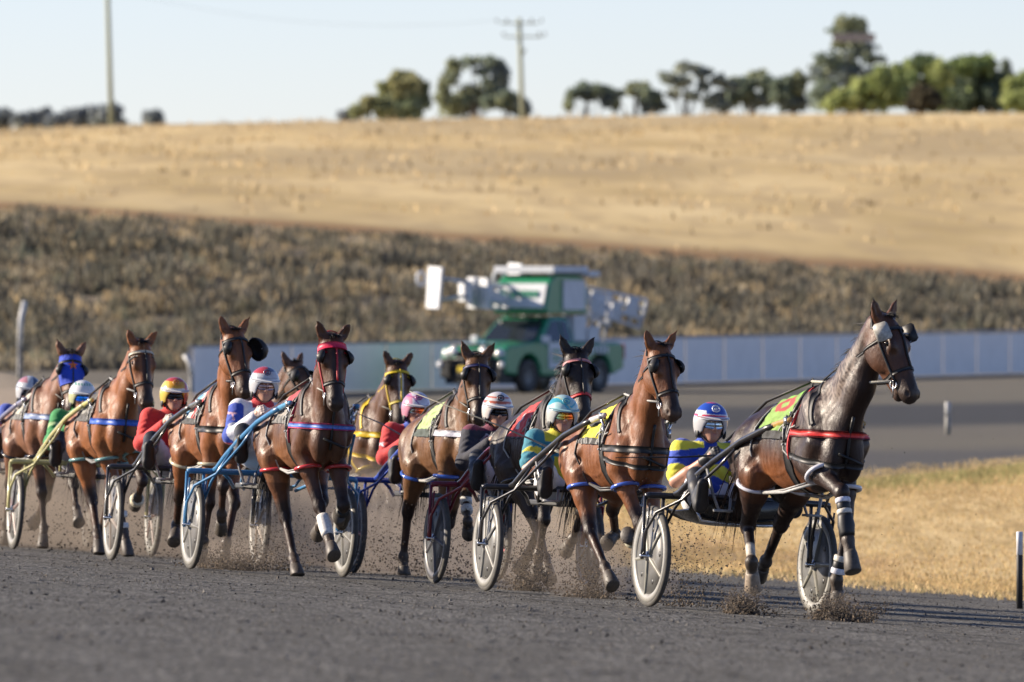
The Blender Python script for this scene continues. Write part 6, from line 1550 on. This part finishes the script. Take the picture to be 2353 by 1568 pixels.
look = {
 1: dict(jacket=J1, helmet=hel((.02, .07, .42), [(zb(.16, .27), (.55, .03, .06)), (zb(.27, .31), (.7, .7, .72)), (lambda L: (L[:, 1] < -.55) & (L[:, 2] > .3) & (L[:, 2] < .5), (.7, .72, .75)), (lambda L: (L[:, 2] < .14), (.50, .50, .52)), (lambda L: (L[:, 2] > .93), (.5, .04, .06))]), goggle_mat=GM['silver'], badge=(.7, .7, .75)),
 2: dict(jacket=J2, helmet=hel((.42, .62, .62), [(swirl(.2, .42, 0), (.05, .32, .42)), (swirl(.55, .7, 1), (.08, .40, .50)), (swirl(.44, .50, 0), (.55, .52, .2)), (lambda L: L[:, 2] < 0, (.5, .52, .5))]), goggle_mat=GM['rainbow'], badge=(.1, .40, .5), peak=(.35, .58, .62)),
 3: dict(jacket=J3, helmet=hel((.66, .62, .60), [(zb(.25, .42), (.50, .12, .06)), (zb(.60, .70), (.55, .16, .10))]), goggle_mat=GM['dark'], badge=(.05, .06, .08), trousers=(.62, .58, .60)),
 4: dict(jacket=J4, helmet=hel((.62, .58, .64), [(lambda L: L[:, 1] < -.45, (.62, .28, .38)), (swirl(.3, .42, .5), (.30, .12, .35)), (zb(.6, .68), (.5, .15, .3))]), goggle_mat=GM['fire'], badge=(.3, .06, .2), glove=(.30, .29, .27)),
 6: dict(jacket=J6, helmet=hel((.50, .51, .54), [(lambda L: (L[:, 2] > .55) & (L[:, 1] < .1), (.45, .05, .06)), (zb(.2, .3), (.3, .32, .36)), (lambda L: (L[:, 2] > .7) & (L[:, 1] > .1), (.10, .13, .22))]), goggle_mat=GM['clear'], badge=(.12, .13, .2), trousers=(.62, .62, .66), glove=(.5, .4, .36)),
 8: dict(jacket=J8, helmet=hel((.62, .33, .03), [(lambda L: (L[:, 1] < -.5), (.62, .48, .10)), (lambda L: (L[:, 2] > .72), (.50, .06, .05)), (zb(.15, .25), (.7, .68, .6)), (lambda L: (L[:, 1] > .62), (.5, .08, .05))]), goggle_mat=GM['dark'], badge=(.6, .30, .08), glove=(.45, .36, .30), trousers=(.60, .60, .68)),
 9: dict(jacket=J9, helmet=hel((.70, .71, .72), [(lambda L: (L[:, 2] > .62) & (L[:, 2] < .8) & (np.sin(L[:, 1]*30) > -.2) & (L[:, 0] > 0), (.10, .34, .22)), (lambda L: (L[:, 2] < 0) & (L[:, 1] < 0), (.5, .5, .3))]), goggle_mat=GM['blue'], trousers=(.50, .50, .64)),
 10: dict(jacket=J10, helmet=hel((.50, .52, .55), [(lambda L: L[:, 1] > .25, (.06, .09, .16)), (lambda L: (L[:, 2] > .5) & (L[:, 1] < -.2), (.45, .22, .25))]), goggle_mat=GM['dark'], peak=(.4, .42, .45)),
 5: dict(jacket=J9, helmet=hel((.22, .26, .04), []), goggle_mat=GM['dark'], peak=(.2, .25, .05)),
}
DOFF = {1: (0, -.15, -.03), 2: (0, -.03, .01), 3: (0, -.13, .04), 4: (0, -.10, .055), 6: (0, -.05, .15), 8: (0, -.12, .065), 9: (0, -.04, .045), 10: (0, .03, .09)}
FIG = {}
for rd in rig_def:
    k = rd['k']; M = rigs[k]; rd['horse']['M'] = M; FIG[k] = make_horse(rd['horse'])
    make_sulky(M, **rd['sulky'])
    if rd['driver']:
        d = dict(rd['driver']); d.update(look[k]); d['off'] = DOFF.get(k, (0, -.1, .01)); make_driver(M, d)
# ---- whips carried by the drivers
def whip(k, pts, label, col=BLACK):
    mb = MB(); M = rigs[k]; P = [M @ Vector(p) for p in pts]; mb.c = col; n_ = len(P); mb.tube(P, [.009-.006*i/(n_-1) for i in range(n_)], 6)
    mb.tube([P[0], P[0]+(P[1]-P[0])*.25], .013, 8); o = mb.build('whip', M_STRAP); tag(o, label, 'whip', 'long driving whips')
whip(1, [(.25, -.13, 1.09), (.45, -.60, 1.05), (.60, -1.15, 1.02)], 'thin black whip held out sideways by the leading driver')
whip(2, [(.25, -.10, 1.03), (.0, -.55, 1.22), (-.3, -1.2, 1.45)], 'slim pale whip pointing up and left from the teal shirted driver', (.30, .28, .22))
whip(4, [(.25, -.12, 1.06), (.2, -.5, 1.25), (.1, -.9, 1.40)], 'short thin whip raised beside the pink helmet', (.2, .2, .2))
whip(9, [(.25, .10, 1.06), (.6, .6, 1.05), (.9, 1.2, 1.08)], 'grey whip slanting across the orange bay from the green jacketed driver', (.35, .33, .3))
# ---------------------------------------------------------------- dirt thrown up by the hooves, and the dust that hangs behind
P = []; S = []
def burst(px, py, Y, n_, w_, h_, smin=.002, smax=.0075, lean=0, p=1.6):
    c = at(px, py, Y); gz = float(G(c[0], Y))
    for _ in range(int(n_*1.5)):
        t = rng.random()**p; x = rng.normal(0, w_)*(.8+.6*t)+lean*t; z = t*h_*rng.uniform(.4, 1)
        P.append((c[0]+x, Y+rng.normal(0, .18), gz+z)); S.append(rng.uniform(smin, smax)*(1.3-t*.7))
burst(1705, 1398, 77.5, 1300, .055, .20, .003, .011, p=2.2); burst(1740, 1398, 77.5, 260, .13, .3)
burst(1915, 1412, 76.4, 1800, .075, .22, .003, .011, p=2); burst(1975, 1414, 76.2, 500, .05, .22, .002, .008, lean=.16, p=1.2)
burst(1215, 1352, 86.5, 1300, .10, .62, .003, .009, p=1.3); burst(1350, 1352, 83.5, 900, .12, .5, .003, .009); burst(1560, 1360, 80.5, 500, .25, .6, .002, .008)
burst(1570, 1390, 80.0, 420, .10, 1.15, .002, .008, p=.8); burst(1590, 1390, 82, 350, .30, 1.3, .002, .007, p=.8)
burst(530, 1300, 91, 1500, .16, .25, .003, .010); burst(620, 1300, 93, 800, .16, .6); burst(590, 1300, 98, 500, .2, .8, .003, .009, p=.9)
for (px, Y, n_) in ((120, 103, 350), (240, 100, 350), (380, 99, 350), (700, 92, 420), (880, 95, 700), (960, 94, 500), (1060, 92, 500), (1120, 91, 350), (1440, 84, 350)): burst(px, 1300, Y, n_, .35, .85, .002, .009, p=1.1)
for _ in range(260): # stray specks in the air
    Y = rng.uniform(76, 100); px = rng.uniform(900, 2300); c = at(px, rng.uniform(1000, 1390), Y); g_ = float(G(c[0], Y))
    if c[2] > g_: P.append(c); S.append(rng.uniform(.002, .005))
clods('flying_dirt', np.array(P), np.array(S), 'dark crumbs of track kicked into the air by hooves and wheels', 'flying dirt', ((.045, .036, .028), (.08, .065, .05), (.16, .12, .08)))
def puffs(name, L, dens, label):
    mb = MB()
    for (px, Y, rx, ry, rz) in L:
        c = at(px, 1300, Y); gz = float(G(c[0], Y)); mb.ball((c[0], Y, gz+rz*.25), (rx, ry, rz), 20)
    m = bpy.data.materials.new('dust_air'); m.use_nodes = True; n = m.node_tree.nodes; n.remove(n['Principled BSDF']); v = n.new('ShaderNodeVolumePrincipled')
    v.inputs['Color'].default_value = (.62, .52, .42, 1); v.inputs['Density'].default_value = dens; v.inputs['Anisotropy'].default_value = .2
    m.node_tree.links.new(v.outputs[0], n['Material Output'].inputs['Volume']); o = mb.build(name, m); tag(o, label, 'dust', kind='stuff'); return o
DP = [(100, 106, 1.6, 4, .8), (330, 108, 1.7, 6, 1.0), (560, 104, 1.6, 6, 1.0), (800, 104, 1.5, 6, .9), (1010, 101, 1.2, 5, .8), (1200, 98, .9, 4, .65), (-150, 108, 1.8, 5, 1.0), (200, 122, 3.2, 9, 1.3), (700, 124, 3.0, 9, 1.2), (-350, 120, 3, 9, 1.5), (1390, 90, .6, 3, .4)]
for i, q in enumerate(DP): puffs('dust', [q], .13, 'thin brown dust hanging low behind the field')

for (px, Y, rx, ry, rz) in ((1710, 77.5, .16, .3, .16), (1925, 76.4, .22, .3, .16), (1215, 86.5, .26, .5, .45), (1350, 83.5, .30, .5, .40), (540, 91, .35, .6, .22), (620, 94, .35, .8, .45), (880, 95, .5, .9, .45)):
    puffs('hoof_dust', [(px, Y, rx, ry, rz)], .32, 'small brown dust puff at a striking hoof')
